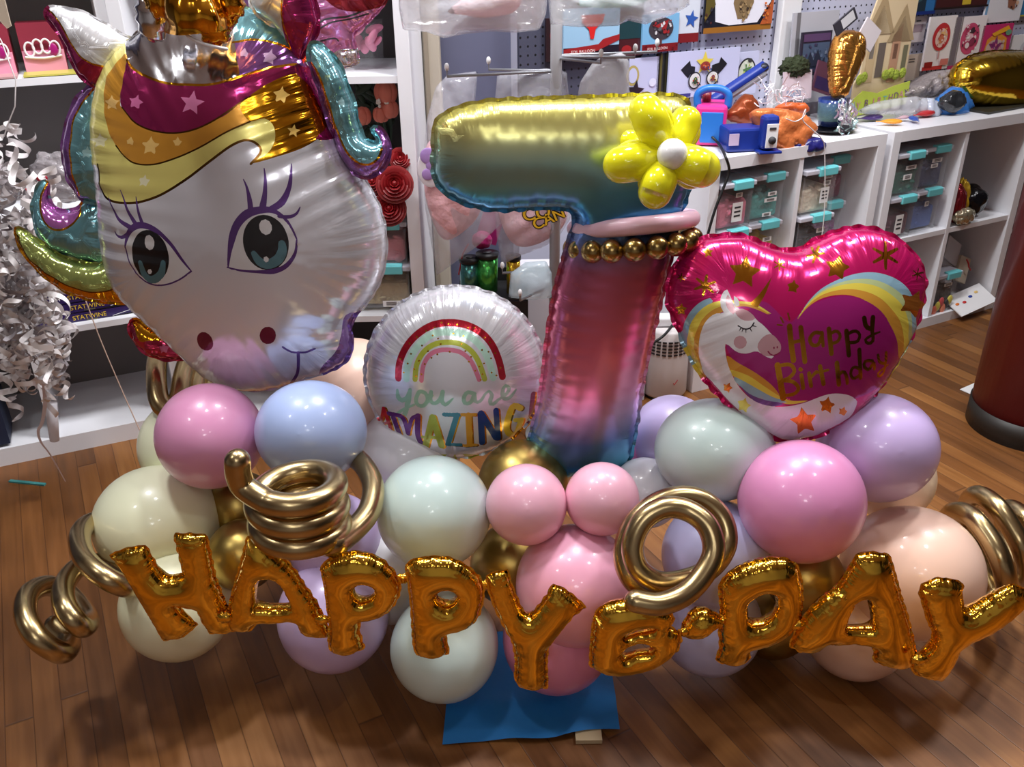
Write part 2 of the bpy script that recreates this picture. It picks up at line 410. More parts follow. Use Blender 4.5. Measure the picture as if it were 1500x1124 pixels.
# ------------------------------------------------------------------ setting
def wood_floor():
    m, nt, b = pri('oak_strip_floor'); L = nt.links.new; N = nt.nodes.new
    def mth(op, a, c=None, d=None):
        n = N('ShaderNodeMath'); n.operation = op
        for i, v in enumerate((a, c, d)):
            if v is None: continue
            if isinstance(v, (int, float)): n.inputs[i].default_value = v
            else: L(v, n.inputs[i])
        return n.outputs[0]
    g = N('ShaderNodeNewGeometry'); s = N('ShaderNodeSeparateXYZ'); L(g.outputs['Position'], s.inputs[0])
    X, Y = s.outputs[0], s.outputs[1]
    e = mth('ADD', mth('MULTIPLY', X, float(E1[0])), mth('MULTIPLY', Y, float(E1[1])))
    n = mth('ADD', mth('MULTIPLY', X, float(N1[0])), mth('MULTIPLY', Y, float(N1[1])))
    ev = mth('DIVIDE', mth('ADD', e, 10), .051); row = mth('FLOOR', ev); fe = mth('FRACT', ev)
    w1 = N('ShaderNodeTexWhiteNoise'); w1.noise_dimensions = '1D'; L(row, w1.inputs['W'])
    nv = mth('DIVIDE', mth('ADD', mth('ADD', n, 10), mth('MULTIPLY', w1.outputs['Value'], 3.7)), 1.9); seg = mth('FLOOR', nv); fn = mth('FRACT', nv)
    c2 = N('ShaderNodeCombineXYZ'); L(row, c2.inputs[0]); L(seg, c2.inputs[1])
    w2 = N('ShaderNodeTexWhiteNoise'); w2.noise_dimensions = '2D'; L(c2.outputs[0], w2.inputs['Vector'])
    c3 = N('ShaderNodeCombineXYZ'); L(mth('MULTIPLY', e, 70), c3.inputs[0]); L(mth('MULTIPLY', n, 4), c3.inputs[1]); L(mth('MULTIPLY', w2.outputs['Value'], 40), c3.inputs[2])
    gr = N('ShaderNodeTexNoise'); gr.inputs['Scale'].default_value = 1; gr.inputs['Detail'].default_value = 6; L(c3.outputs[0], gr.inputs['Vector'])
    bl = N('ShaderNodeTexNoise'); bl.inputs['Scale'].default_value = 3; L(g.outputs['Position'], bl.inputs['Vector'])
    fac = mth('ADD', mth('ADD', mth('MULTIPLY_ADD', w2.outputs['Value'], .45, .03), mth('MULTIPLY', gr.outputs['Fac'], .45)), mth('MULTIPLY_ADD', bl.outputs['Fac'], .4, -.2))
    cr = N('ShaderNodeValToRGB'); L(fac, cr.inputs[0]); el = cr.color_ramp.elements
    el[0].position = .1; el[0].color = lin((80, 48, 22)); el[1].position = .95; el[1].color = lin((168, 116, 62)); x = el.new(.5); x.color = lin((124, 78, 38))
    edge = mth('MINIMUM', mth('MINIMUM', fe, mth('SUBTRACT', 1, fe)), mth('MULTIPLY', mth('MINIMUM', fn, mth('SUBTRACT', 1, fn)), 16))
    gap = N('ShaderNodeMapRange'); gap.inputs[1].default_value = .0; gap.inputs[2].default_value = .03; gap.inputs[3].default_value = .35; gap.inputs[4].default_value = 1; L(edge, gap.inputs[0])
    mx = N('ShaderNodeMix'); mx.data_type = 'RGBA'; mx.inputs['A'].default_value = lin((40, 20, 10)); L(gap.outputs[0], mx.inputs['Factor']); L(cr.outputs[0], mx.inputs['B'])
    L(mx.outputs['Result'], b.inputs['Base Color'])
    ro = mth('MULTIPLY_ADD', gr.outputs['Fac'], .25, .28); L(ro, b.inputs['Roughness'])
    bu = N('ShaderNodeBump'); bu.inputs['Strength'].default_value = .25; bu.inputs['Distance'].default_value = .003; L(gap.outputs[0], bu.inputs['Height']); L(bu.outputs[0], b.inputs['Normal'])
    return m
def pegboard(hole=(40, 40, 52), face=(196, 198, 220)):
    m, nt, b = pri('pegboard_paint'); L = nt.links.new; N = nt.nodes.new
    tc = N('ShaderNodeTexCoord'); s = N('ShaderNodeSeparateXYZ'); L(tc.outputs['Object'], s.inputs[0])
    def fr(o):
        a = N('ShaderNodeMath'); a.operation = 'DIVIDE'; a.inputs[1].default_value = .0254; L(o, a.inputs[0])
        f = N('ShaderNodeMath'); f.operation = 'FRACT'; L(a.outputs[0], f.inputs[0])
        c = N('ShaderNodeMath'); c.operation = 'SUBTRACT'; c.inputs[1].default_value = .5; L(f.outputs[0], c.inputs[0]); return c.outputs[0]
    cm = N('ShaderNodeCombineXYZ'); L(fr(s.outputs[0]), cm.inputs[0]); L(fr(s.outputs[2]), cm.inputs[1])
    ln = N('ShaderNodeVectorMath'); ln.operation = 'LENGTH'; L(cm.outputs[0], ln.inputs[0])
    gt = N('ShaderNodeMath'); gt.operation = 'GREATER_THAN'; gt.inputs[1].default_value = .14; L(ln.outputs['Value'], gt.inputs[0])
    mx = N('ShaderNodeMix'); mx.data_type = 'RGBA'; mx.inputs['A'].default_value = lin(hole); mx.inputs['B'].default_value = lin(face); L(gt.outputs[0], mx.inputs['Factor'])
    L(mx.outputs['Result'], b.inputs['Base Color']); b.inputs['Roughness'].default_value = .5
    return m
RR = R3('Z', 27.4); RA2 = R3('Z', 24)
mb = MB(); mb.box((0, 1, -.03), (9, 9, .06), wood_floor()); mb.build('floor', kind='structure')
mb = MB(); mb.box((0, 1, 2.73), (9, 9, .06), mat((226, 224, 222), .8)); mb.build('ceiling', kind='structure')
wallm = mat((120, 122, 140), .7)
mb = MB(); mb.box(RP(-.9, 3.2, 1.35), (4.5, .1, 2.7), mat((84, 84, 104), .7), RR); mb.build('wall_back', kind='structure')
mb = MB(); mb.box(RP(3.4, 2.56, 1.35), (4.16, .16, 2.7), mat((190, 192, 210), .6), RR); mb.build('wall_right', kind='structure')
mb = MB(); mb.box((0, -3.4, 1.35), (9, .1, 2.7), mat((206, 202, 200), .8)); mb.build('wall_front', kind='structure')
mb = MB(); mb.box((-4.4, 1, 1.35), (.1, 9, 2.7), mat((190, 188, 188), .8)); mb.build('wall_left', kind='structure')
mb = MB(); mb.box((4.4, .5, 1.35), (.1, 9, 2.7), mat((60, 52, 50), .8)); mb.build('wall_side', kind='structure')
# tan casing between the shelf and the grey wall panel
mb = MB(); q = PY(633, 100, 2.78)
mb.box((q[0], 2.80, 1.35), (.050, .05, 2.7), mat((176, 166, 150), .5), None, .004); mb.box((q[0]-.014, 2.772, 1.35), (.012, .01, 2.7), mat((140, 128, 112), .5)); mb.build('trim_1', kind='structure')
mb = MB(); mb.box((-.07, 2.86, 1.35), (.32, .03, 2.7), mat((92, 94, 118), .55)); mb.build('wall_panel', kind='structure')
pb = MB(); pb.box((0, 0, 0), (2.16, .012, 1.3), pegboard()); po = pb.build('wall_pegboard', kind='structure')
po.location = Vector(RP(2.84, 2.473, .80)); po.rotation_euler = (0, 0, RA)
pb = MB(); pb.box((0, 0, 0), (.44, .012, 1.3), pegboard((14, 14, 20), (70, 72, 90))); po = pb.build('wall_pegboard_shaded', kind='structure')  # shadowed stretch of the same pegboard, shade painted in as darker face and holes
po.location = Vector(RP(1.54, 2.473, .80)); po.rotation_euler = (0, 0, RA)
# white post on the pegboard wall
c = PN(1152, 50, 2.44); mb = MB(); mb.box((c[0], c[1], 1.45), (.085, .03, 1.36), mat((222, 222, 224), .5), RR, .004); mb.build('trim_2', kind='structure')
# ------------------------------------------------------------------ cube shelves
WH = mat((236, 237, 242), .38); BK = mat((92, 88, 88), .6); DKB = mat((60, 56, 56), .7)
def shelf(name, label, org, R, cols, rows, w, z0=.038, pitch=.335, th=.036, inner=.018, depth=.38, top=None, backm=BK):
    """cube unit: org = front lower corner on the floor, R its turn"""
    u = R@np.array([1, 0, 0]); v = R@np.array([0, 1, 0]); org = np.array(org)
    t = thing(name, label, 'shelf unit', org+u*w/2+v*depth/2)
    H = z0+rows*pitch-inner/2+th if top is None else top
    at = lambda a, b, z: org+u*a+v*b+np.array([0, 0, z])
    for nm, a in (('side_panel', th/2), ('side_panel', w-th/2)):
        mb = MB(); mb.box(at(a, depth/2, H/2), (th, depth, H), WH, R, .0012); mb.build(nm, t)
    mb = MB(); mb.box(at(w/2, depth/2, H-th/2), (w-2*th, depth, th), WH, R); mb.build('top_panel', t)
    mb = MB(); mb.box(at(w/2, depth/2, z0/2), (w-2*th, depth, z0), WH, R); mb.build('bottom_panel', t)
    for r in range(1, rows):
        mb = MB(); mb.box(at(w/2, depth/2, z0+r*pitch-inner/2), (w-2*th, depth-.01, inner), WH, R); mb.build('shelf_board', t)
    iw = (w-2*th)/cols
    for c in range(1, cols):
        mb = MB(); mb.box(at(th+c*iw, depth/2, (z0+H-th)/2), (inner, depth-.008, H-th-z0-.001), WH, R); mb.build('divider', t)
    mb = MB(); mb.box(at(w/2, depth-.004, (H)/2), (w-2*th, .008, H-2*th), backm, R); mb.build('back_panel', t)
    return t
shelf('cube_shelf', 'white low cube shelf with the balloon pump on top', RP(1.732, 2.05), RR, 2, 2, .722, top=.768, pitch=.347)
shelf('cube_shelf', 'white low cube shelf with the big gold foil balloon on top', RP(2.486, 2.05), RR, 2, 2, .745, top=.768, pitch=.347)
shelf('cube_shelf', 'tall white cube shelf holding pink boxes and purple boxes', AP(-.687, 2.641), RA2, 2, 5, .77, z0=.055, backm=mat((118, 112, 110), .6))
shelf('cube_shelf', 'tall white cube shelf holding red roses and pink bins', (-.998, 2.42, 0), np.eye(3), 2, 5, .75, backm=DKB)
# ------------------------------------------------------------------ lamps of the room
def lamp(x, y, z, size, power, col=(1, .93, .84), spot=None, to=None):
    li = bpy.data.lights.new('ceiling_light', 'AREA'); li.shape = 'DISK'; li.size = size; li.energy = power; li.color = col
    o = bpy.data.objects.new('ceiling_light', li); COL.objects.link(o); o.location = (x, y, z)
    if to is not None: o.rotation_euler = (Vector(to)-Vector((x, y, z))).to_track_quat('-Z', 'Y').to_euler()
    return o
for a in [(.12, 2.02, 2.66, .30, 40), (-1.0, 1.75, 2.66, .22, 24), (1.45, 2.0, 2.66, .22, 26), (.75, 2.25, 2.66, .2, 14), (-.45, 1.3, 2.66, .2, 6), (1.0, 1.0, 2.66, .22, 6), (-1.7, .6, 2.66, .22, 6), (2.6, 2.6, 2.66, .22, 14), (-.1, -1.8, 2.66, .5, 12), (-.4, -.8, 2.66, .2, 3), (.5, -1.1, 2.66, .2, 3)]: lamp(*a, col=(.985, .985, 1))
W = bpy.data.worlds.new('room_air'); SC.world = W; W.use_nodes = True
W.node_tree.nodes['Background'].inputs[0].default_value = (.9, .9, 1, 1); W.node_tree.nodes['Background'].inputs[1].default_value = .15
SC.view_settings.exposure = 0
# ------------------------------------------------------------------ stock on and around the shelves
CLEAR = mat((236, 238, 244), .12, 0, .2, alpha=.07); FILM = mat((214, 214, 222), .10, 0, .5, alpha=.30, bump=.9, bscale=14); FILM2 = mat((222, 222, 228), .12, 0, .5, alpha=.5, bump=.9, bscale=14)
TEAL = mat((110, 200, 206), .4); LID = mat((214, 214, 226), .3, alpha=.8); LBL = mat((240, 240, 240), .6); INK = mat((50, 50, 56), .6)
def lump(mb, c, size, m, R, n, r, seed=0):
    rg = random.Random(seed); c = np.array(c)
    for k in range(n):
        q = np.array([rg.uniform(-.5, .5)*size[0], rg.uniform(-.5, .5)*size[1], rg.uniform(-.5, .5)*size[2]])
        s = r*rg.uniform(.7, 1.3); Q = R3('Z', rg.uniform(0, 180))@R3('X', rg.uniform(0, 180))
        mb.sphere(c+R@q, (s, s*.55, s*1.15), m, 10, 7, Q)
def bin_(org, R, w, d, h, rgb, label, stickers=(), seed=0, group='clear bins with turquoise clips'):
    """clear stacking bin: org = front centre of its base"""
    org = np.array(org); u, v = R@np.array([1, 0, 0]), R@np.array([0, 1, 0]); Z = np.array([0, 0, 1.])
    t = thing('storage_bin', label, 'bin', org+v*d/2, group)
    at = lambda a, b, z: org+u*a+v*b+Z*z
    mb = MB(); hh = h-.016
    for k, (a, b, sx, sy) in enumerate([(0, .0015, w-.012, .003), (0, d-.0015, w-.012, .003), (-w/2+.0075, d/2, .003, d), (w/2-.0075, d/2, .003, d)]): mb.box(at(a, b, hh/2), (sx, sy, hh), CLEAR, R)
    mb.box(at(0, d/2, .0015), (w-.012, d, .003), CLEAR, R); mb.build('body', t)
    mb = MB(); mb.box(at(0, d/2-.004, h-.008), (w, d+.016, .015), LID, R, .003); mb.build('lid', t)
    mb = MB(); mb.box(at(w*.12, -.012, h-.010), (w*.52, .012, .026), TEAL, R, .003); mb.box(at(w*.12, -.004, h+.001), (w*.52, .02, .008), TEAL, R, .002); mb.build('clip', t)
    m = mat(rgb, .6, 0, 0, bump=.8, bscale=40); mb = MB(); mb.box(at(0, d/2, hh*.34), (w-.024, d-.02, hh*.6), m, R, .01)
    lump(mb, at(0, d*.35, hh*.45), (w-.05, d*.5, hh*.5), m, R, 26, .016, seed); lump(mb, at(0, .02, hh*.4), (w-.05, .012, hh*.55), m, R, 14, .012, seed+1); mb.build('contents', t)
    for (a, z, sw, sh) in stickers:
        mb = MB(); mb.box(at(a, -.0012, z), (sw, .001, sh), LBL, R)
        for j in range(3): mb.box(at(a, -.002, z+sh*(.25-.22*j)), (sw*.6, .0006, sh*.09), INK, R)
        mb.build('label_sticker', t)
    return t
n0 = 2.075
def rbin(e, z, rgb, label, st=(), seed=0, n=n0, w=.139, d=.27, h=.150): return bin_(RP(e, n, z), RR, w, d, h, rgb, label, st, seed)
zs = .386; hb_ = .1515
rbin(1.845, zs+hb_, (206, 108, 132), 'clear bin of dusty pink balloons at the top front of the first shelf', [(.01, .055, .04, .06), (.012, .108, .025, .014)], 1, n=2.06)
rbin(1.99, zs+hb_+.002, (66, 150, 144), 'clear bin of teal green balloons beside the dusty pink bin', [(.02, .085, .035, .012), (.015, .066, .05, .012), (.005, .02, .036, .012)], 2, n=2.08)
rbin(1.845, zs, (200, 90, 110), 'clear bin under the dusty pink bin, only its turquoise clip showing', [], 3, n=2.06)
rbin(1.99, zs, (214, 186, 60), 'clear bin of yellow balloons below the teal green bin', [(.02, .09, .036, .014), (.02, .066, .036, .012)], 4, n=2.08)
rbin(2.185, zs+hb_, (214, 202, 178), 'clear bin of cream balloons with a price label', [(.025, .06, .036, .05), (.03, .1, .03, .014)], 5, n=2.055, w=.148)
rbin(2.33, zs+hb_+.002, (128, 52, 84), 'clear bin of plum balloons behind the cream bin', [(-.02, .09, .036, .016)], 6, n=2.14)
rbin(2.185, zs, (34, 34, 42), 'clear bin of black balloons under the cream bin', [(.03, .095, .034, .016), (.02, .066, .05, .014)], 7, n=2.055, w=.148)
rbin(2.33, zs, (120, 60, 110), 'clear bin of purple balloons under the plum bin', [(-.02, .1, .03, .016)], 8, n=2.14)
rbin(2.602, zs+hb_, (34, 96, 80), 'clear bin of dark green balloons on the second shelf', [(.01, .098, .05, .014), (.0, .066, .04, .018)], 9, n=2.065)
rbin(2.755, zs+hb_, (58, 62, 98), 'clear bin of navy balloons beside the dark green bin', [(.01, .1, .05, .014), (.0, .082, .034, .014)], 10, n=2.085)
rbin(2.602, zs, (96, 50, 66), 'clear bin of maroon balloons under the dark green bin', [(.0, .05, .036, .07)], 11, n=2.065)
rbin(2.755, zs, (84, 112, 176), 'clear bin of blue balloons under the navy bin', [(.0, .098, .02, .018)], 12, n=2.085)
rbin(2.755, .04, (150, 170, 170), 'clear bin alone at the bottom of the second shelf', [], 13, n=2.11)
rbin(2.955, .04, (70, 60, 60), 'clear bin of mixed bright balloons on the bottom row', [(.01, .1, .045, .012)], 14, n=2.08)
mb = MB()
for k, rgb in enumerate([(226, 120, 96), (214, 200, 90), (206, 86, 90), (230, 140, 110), (60, 60, 60), (216, 206, 96)]):
    mb.sphere(RP(2.895+.016*k, 2.066, .052+.014*(k % 3)), (.015, .006, .020), mat(rgb, .5), 12, 8, RR)
tag(mb.build('loose_balloon_pile'), 'loose coral and yellow uninflated balloons at the foot of the mixed bin', 'balloons', kind='stuff')
# shiny odds and ends, upper right cell of the second shelf
def blob(name, label, cat, c, r, m, R=RR, noise=.25, sc=8, seed=0, parent=None, group=None):
    mb = MB(); mb.sphere((0, 0, 0), 1, m, 36, 24); V = np.array(mb.v); rg = np.random.default_rng(seed)
    d = np.zeros(len(V))
    for k in range(5):
        w = rg.normal(size=3)*sc/2.5; d += np.abs(np.sin(V@w+rg.uniform(0, 6)))*.4
    V = V*(1+noise*(d-d.mean()))[:, None]*np.array(r); V = V@R.T+np.array(c); mb.v = [tuple(v) for v in V]
    o = mb.build(name, parent)
    if parent is None: tag(o, label, cat, group)
    return o
blob('foil_bag', 'crumpled black foil bag in the upper right cell of the second shelf', 'bag', RP(3.045, 2.115, .445), (.060, .05, .060), mat((22, 22, 26), .2, .3, bump=.6, bscale=30), seed=1)
blob('foil_bag', 'crumpled red foil bag behind the yellow one on the second shelf', 'bag', RP(2.935, 2.10, .455), (.035, .035, .070), mat((150, 40, 50), .25, .6), seed=2)
blob('foil_bag', 'crumpled yellow foil bag between the red and the black one', 'bag', RP(2.985, 2.125, .455), (.026, .04, .078), mat((226, 186, 50), .3, .3), seed=3)
blob('foil_bag', 'crinkled pale gold and clear bag hanging over the shelf edge', 'bag', RP(2.945, 2.062, .415), (.055, .022, .030), mat((186, 176, 150), .15, .7, bump=.8, bscale=50), seed=4)
# bottom right cell
mb = MB(); R_ = RR@R3('Y', 32)@R3('X', -18)
for k in range(5): mb.cyl(RP(3.02, 2.15, .15)+R_@np.array([-.05, 0, .016*k-.03]), RP(3.02, 2.15, .15)+R_@np.array([.07, 0, .016*k-.03]), .008, CLEAR, 10)
mb.box(RP(3.06, 2.16, .235), (.10, .006, .09), mat((226, 228, 236), .2, alpha=.7), R_); mb.box(RP(3.02, 2.15, .16), (.13, .02, .10), FILM2, R_)
tag(mb.build('plastic_pack'), 'clear plastic pack of tubes tilted in the bottom right cell', 'pack')
mb = MB(); R_ = RR@R3('Y', 24)@R3('X', -14)
mb.box(RP(3.115, 2.14, .155), (.07, .012, .10), mat((196, 186, 166), .7), R_); mb.tube([RP(3.11, 2.125, .20), RP(3.118, 2.12, .185), RP(3.125, 2.12, .17), RP(3.14, 2.12, .155)], .003, mat((180, 30, 40), .5), 8, 4)
tag(mb.build('paper_bag'), 'small beige paper bag with a red tie in the bottom right cell', 'bag')
mb = MB(); R_ = RR@R3('Y', -8)@R3('X', 26)
pc = RP(3.085, 2.055, .062); mb.box(pc, (.20, .10, .004), mat((238, 238, 240), .5), R_)
for a, b, rgb in [(-.07, .004, (226, 120, 40)), (-.035, .0, (200, 40, 40)), (.01, .012, (40, 70, 160)), (.05, .02, (236, 200, 120))]:
    mb.sphere(pc+R_@np.array([a, b, .003]), (.010, .006, .002), mat(rgb, .4), 12, 8, R_)
tag(mb.build('card_pack'), 'white printed card with orange, red and blue dots sliding off the bottom shelf', 'card')
# ------------------------------------------------------------------ things on top of the low shelves
ZT = .7685
def top(x, y): return PZ(x, y, ZT)
# electric balloon pump
c = top(1038, 214); t = thing('balloon_pump', 'pink and blue electric balloon pump with a carry handle', 'pump', c)
PKP, BLP = mat((226, 50, 140), .35), mat((36, 112, 196), .35)
Rp = R3('Z', -14); at = lambda a, b, z: c+Rp@np.array([a, b, z])
mb = MB(); mb.box(at(0, .055, .062), (.094, .13, .120), PKP, Rp, .010); mb.build('body', t)
mb = MB(); mb.box(at(.004, -.0115, .058), (.066, .006, .092), BLP, Rp, .003); mb.build('front_panel', t)
mb = MB(); mb.tube([at(-.045, .03, .12), at(-.045, .03, .150), at(-.02, .03, .166), at(.02, .03, .166), at(.045, .03, .150), at(.047, .03, .118)], .012, BLP, 14, 5); mb.build('handle', t)
mb = MB(); mb.cyl(at(-.02, .07, .12), at(-.02, .07, .150), .014, mat((130, 30, 40), .4), 14); mb.build('nozzle', t)
cordm = mat((16, 16, 18), .5); mb = MB()
cp = [at(.01, -.016, .03), at(.03, -.045, .018)]+[PN(x, y, 2.03) for x, y in [(1062, 228), (1068, 250), (1060, 275), (1050, 300), (1042, 325), (1036, 348), (1030, 380), (1015, 420)]]+[PN(1000, 455, 2.02), PN(984, 478, 2.02), PN(972, 492, 1.97), PN(958, 502, 1.97)]
mb.tube(cp, .0042, cordm, 10, 6); mb.build('power_cord', t)
# blue sealing tool with a raised lever
NB = mat((24, 50, 140), .38); c = top(1100, 224); Rb = R3('Z', 8)
t = thing('bag_sealer', 'dark blue metal sealing tool with its long lever raised', 'tool', c); at = lambda a, b, z: c+Rb@np.array([a, b, z])
mb = MB(); mb.box(at(-.005, .05, .036), (.135, .085, .070), NB, Rb, .008); mb.build('body', t)
mb = MB(); mb.box(at(.048, .0, .060), (.05, .045, .100), NB, Rb, .012); mb.box(at(.05, -.0, .004), (.07, .06, .008), NB, Rb, .002); mb.build('foot_housing', t)
mb = MB(); mb.box(at(.050, -.0235, .052), (.036, .003, .070), mat((236, 236, 238), .4), Rb, .001); mb.cyl(at(.050, -.024, .040), at(.050, -.032, .040), .011, INK, 16); mb.box(at(.050, -.026, .074), (.02, .002, .006), INK, Rb); mb.build('dial_plate', t, label='white plate with a black dial')
mb = MB(); mb.box(at(-.055, .005, .040), (.030, .004, .034), mat((196, 176, 206), .5), Rb); mb.build('label_sticker', t)
la, lb = PN(1048, 146, 2.30), PN(1118, 99, 2.28); d = lb-la
mb = MB(); mb.tube([la-d*.10, la, lb, lb+d*.03], .021, NB, 4, 1, round_=False); mb.tube([la+np.array([.004, -.004, -.014]), lb+np.array([.004, -.004, -.014])], .015, mat((150, 150, 160), .4), 4, 1, round_=False); mb.sphere(lb, (.018, .02, .016), mat((20, 22, 40), .4), 16, 10); mb.build('lever', t)
# orange foil, navy pouch, white ribbon
def drape(name, label, cat, pts, N, thick, m, bump=.012, seed=0, res=.010, group=None):
    """crumpled sheet facing the room: outline seen on the plane n=N"""
    xs = [p[0] for p in pts]; ys = [p[1] for p in pts]; q = PN(sum(xs)/len(xs), sum(ys)/len(ys), N)
    pl = (q, -N1*.94+np.array([0, 0, .34]), E1, np.cross(-N1*.94+np.array([0, 0, .34]), E1)); rg = np.random.default_rng(seed); ws = rg.normal(size=(4, 2))*42; ph = rg.uniform(0, 6, 4)
    f = lambda V: sum(np.abs(np.sin(V@w+p)) for w, p in zip(ws, ph))*bump/thick*.5
    o = inflate(name, [pts], pl, thick, m, res=res, bump=f, sm=True); return tag(o, label, cat, group)
drape('foil_balloon', 'crumpled flat orange foil balloon draped over the shelf edge', 'foil balloon', [(1100, 166), (1120, 158), (1150, 160), (1172, 166), (1186, 178), (1194, 190), (1186, 200), (1180, 212), (1168, 220), (1158, 212), (1164, 228), (1150, 226), (1132, 214), (1118, 200)], 2.09, .02, mat((224, 128, 72), .3, .35, bump=.9, bscale=26), bump=.009, seed=1, res=.007)
drape('foil_balloon', 'darker orange foil scrap behind the sealing tool', 'foil balloon', [(1062, 170), (1078, 150), (1092, 137), (1104, 150), (1112, 170), (1100, 182), (1080, 180)], 2.26, .015, mat((150, 70, 36), .3, .4), seed=2)
drape('pouch', 'dark navy plastic pouch under the orange foil balloon', 'pouch', [(1160, 214), (1176, 205), (1190, 200), (1200, 206), (1207, 218), (1198, 224), (1176, 226)], 2.07, .01, mat((34, 36, 110), .3), seed=3)
drape('foil_ball', 'orange tissue ball under the clear shredded film', 'ball', [(1136, 158), (1146, 151), (1160, 150), (1172, 154), (1178, 162), (1172, 170), (1150, 168)], 2.2, .03, mat((206, 96, 44), .4), seed=4)
mb = MB()
rg = random.Random(3)
for k in range(46):
    a = PN(rg.uniform(1108, 1182), rg.uniform(128, 160), rg.uniform(2.14, 2.24)); p = [a]
    for j in range(4): p.append(p[-1]+np.array([rg.uniform(-.02, .02), rg.uniform(-.012, .012), rg.uniform(-.012, .02)]))
    d = np.array([rg.uniform(-1, 1), rg.uniform(-1, 1), rg.uniform(-1, 1)]); d /= np.linalg.norm(d)
    P = catmull(np.array(p), 4); mb.ribbon(P, [d]*len(P), .0035, mat((236, 232, 240), .2, .2))
tag(mb.build('shredded_film'), 'tangle of clear shredded film above the orange foil', 'shredded film', kind='stuff')
mb = MB(); mb.tube([PN(x, y, 2.03) for x, y in [(1152, 174), (1165, 178), (1178, 170), (1180, 160)]]+[PN(x, y, 2.03) for x, y in [(1176, 176), (1190, 190), (1204, 204)]]+[PN(1208, 222, 2.035), PN(1208, 300, 2.035), PN(1204, 345, 2.035)], .0016, mat((240, 236, 236), .3), 6, 5)
tag(mb.build('curling_ribbon'), 'thin white ribbon trailing over the shelf edge in front of the cream bin', 'ribbon')
# tray, cup, fringe
c = top(1222, 194); mb = MB(); mb.lathe(c, [(.055, .002), (.075, .012), (.078, .014), (.074, .014), (.052, .005)], mat((14, 14, 18), .3), 32, R3('Z', 20)@np.diag([1, .72, 1]))
tag(mb.build('tray'), 'shallow black tray under the blue cup', 'tray')
c = top(1213, 190)+np.array([0, 0, .015]); mb = MB(); prof = [(.034, 0), (.040, .03), (.045, .085), (.043, .085), (.038, .03), (.032, .004)]
mb.lathe(c, prof, mat((30, 60, 140), .15, 0, .4, alpha=.75), 28); mb.lathe(c+np.array([-.012, -.018, .02]), [(.034, 0), (.038, .058)], mat((120, 160, 120), .2, alpha=.35), 24, caps=False)
tag(mb.build('plastic_cup'), 'blue clear plastic cup standing on the black tray', 'cup')
mb = MB(); rg = random.Random(5)
for k in range(70):
    a = PN(rg.uniform(1228, 1254), rg.uniform(142, 192), rg.uniform(2.10, 2.16)); p = [a, a+np.array([rg.uniform(-.01, .01), -.006, -.012]), a+np.array([rg.uniform(-.016, .016), -.01, -.022])]
    d = np.array([rg.uniform(-1, 1), rg.uniform(-.4, .4), rg.uniform(-.4, .4)]); d /= np.linalg.norm(d)
    mb.ribbon(p, [d]*3, .006, mat(rg.choice([(226, 232, 236), (190, 226, 226), (226, 200, 226), (250, 250, 250)]), .12, .7))
tag(mb.build('tinsel_fringe'), 'iridescent silver tinsel fringe beside the blue cup', 'tinsel', kind='stuff')
# leaning cards behind
def pxcard(name, label, cat, x0, y0, x1, y1, N, rgb, shapes=(), thick=.006, tilt=0, texts=(), group=None, extra=None, rough=.35, film=False, skew=0):
    """flat pack seen between two photo corners on the plane n=N; shapes in 0..1 of its face"""
    a, b = PN(x0, y1, N), PN(x1, y1, N); tl = PN(x0, y0, N); w = (b-a)@E1; h = tl[2]-a[2]; zb = (a[2]+b[2])/2
    o = RP((a@E1+b@E1)/2, N, zb); mb = MB(); m = mat(rgb, rough, 0, .3 if film else 0)
    Rt = RR@R3('X', -tilt)@R3('Y', skew); P = lambda u, v, d=0: o+Rt@np.array([(u-.5)*w, -d, v*h])
    mb.box(P(.5, .5, -thick/2), (w, thick, h), m, Rt)
    for i, s in enumerate(shapes):
        d = .0008*(i+1); k = s[0]; ms = mat(s[-1] if k != 'n' else s[7][0], .35, 0, .2)
        if k == 'r': pts = [(s[1], s[2]), (s[3], s[2]), (s[3], s[4]), (s[1], s[4])]
        elif k == 'e': pts = [(s[1]+s[3]*math.cos(q), s[2]+s[4]*math.sin(q)) for q in np.linspace(0, 2*math.pi, 28, endpoint=False)]
        elif k == 'n':
            rr_ = random.Random(int(x0*7+y0)); cols = s[7]
            for _ in range(s[5]):
                u, v, g = rr_.uniform(s[1], s[3]), rr_.uniform(s[2], s[4]), s[6]*rr_.uniform(.5, 1.4); q = [(u+g*rr_.uniform(.5, 1.1)*math.cos(a), v+g*w/h*rr_.uniform(.5, 1.1)*math.sin(a)) for a in (0, 1.3, 2.6, 3.9, 5.1)]
                mb.poly([P(a, b, d+.0002*rr_.random()) for a, b in q], mat(rr_.choice(cols), .35, 0, .2), n=-(Rt@np.array([0, 1, 0])))
            continue
        elif k == 's': pts = [(u, v) for u, v in [(s[1]+(p[0]*w*0+p[0])*s[3], s[2]-p[1]*s[3]*w/h) for p in star(0, 0, 1, s[4] if len(s) > 5 else 0)]]
        else: pts = s[1]
        mb.poly([P(u, v, d) for u, v in pts], ms, n=-(Rt@np.array([0, 1, 0])), off=0)
    for tx, u, v, sz, rgb2 in texts: mb.text(tx, P(u, v, .0008*(len(shapes)+2)), Rt@np.array([1, 0, 0]), Rt@np.array([0, 0, 1]), sz*h, mat(rgb2, .5))
    if extra: extra(mb, P)
    return tag(mb.build(name), label, cat, group)
NP = 2.435
GRY = (190, 190, 196)
pxcard('cardboard_sheet', 'plain grey card sheet leaning behind the dark picture card', 'card', 1152, 16, 1216, 150, 2.38, (176, 176, 184), [('r', .08, 0, .16, 1, (110, 108, 112))], tilt=3)
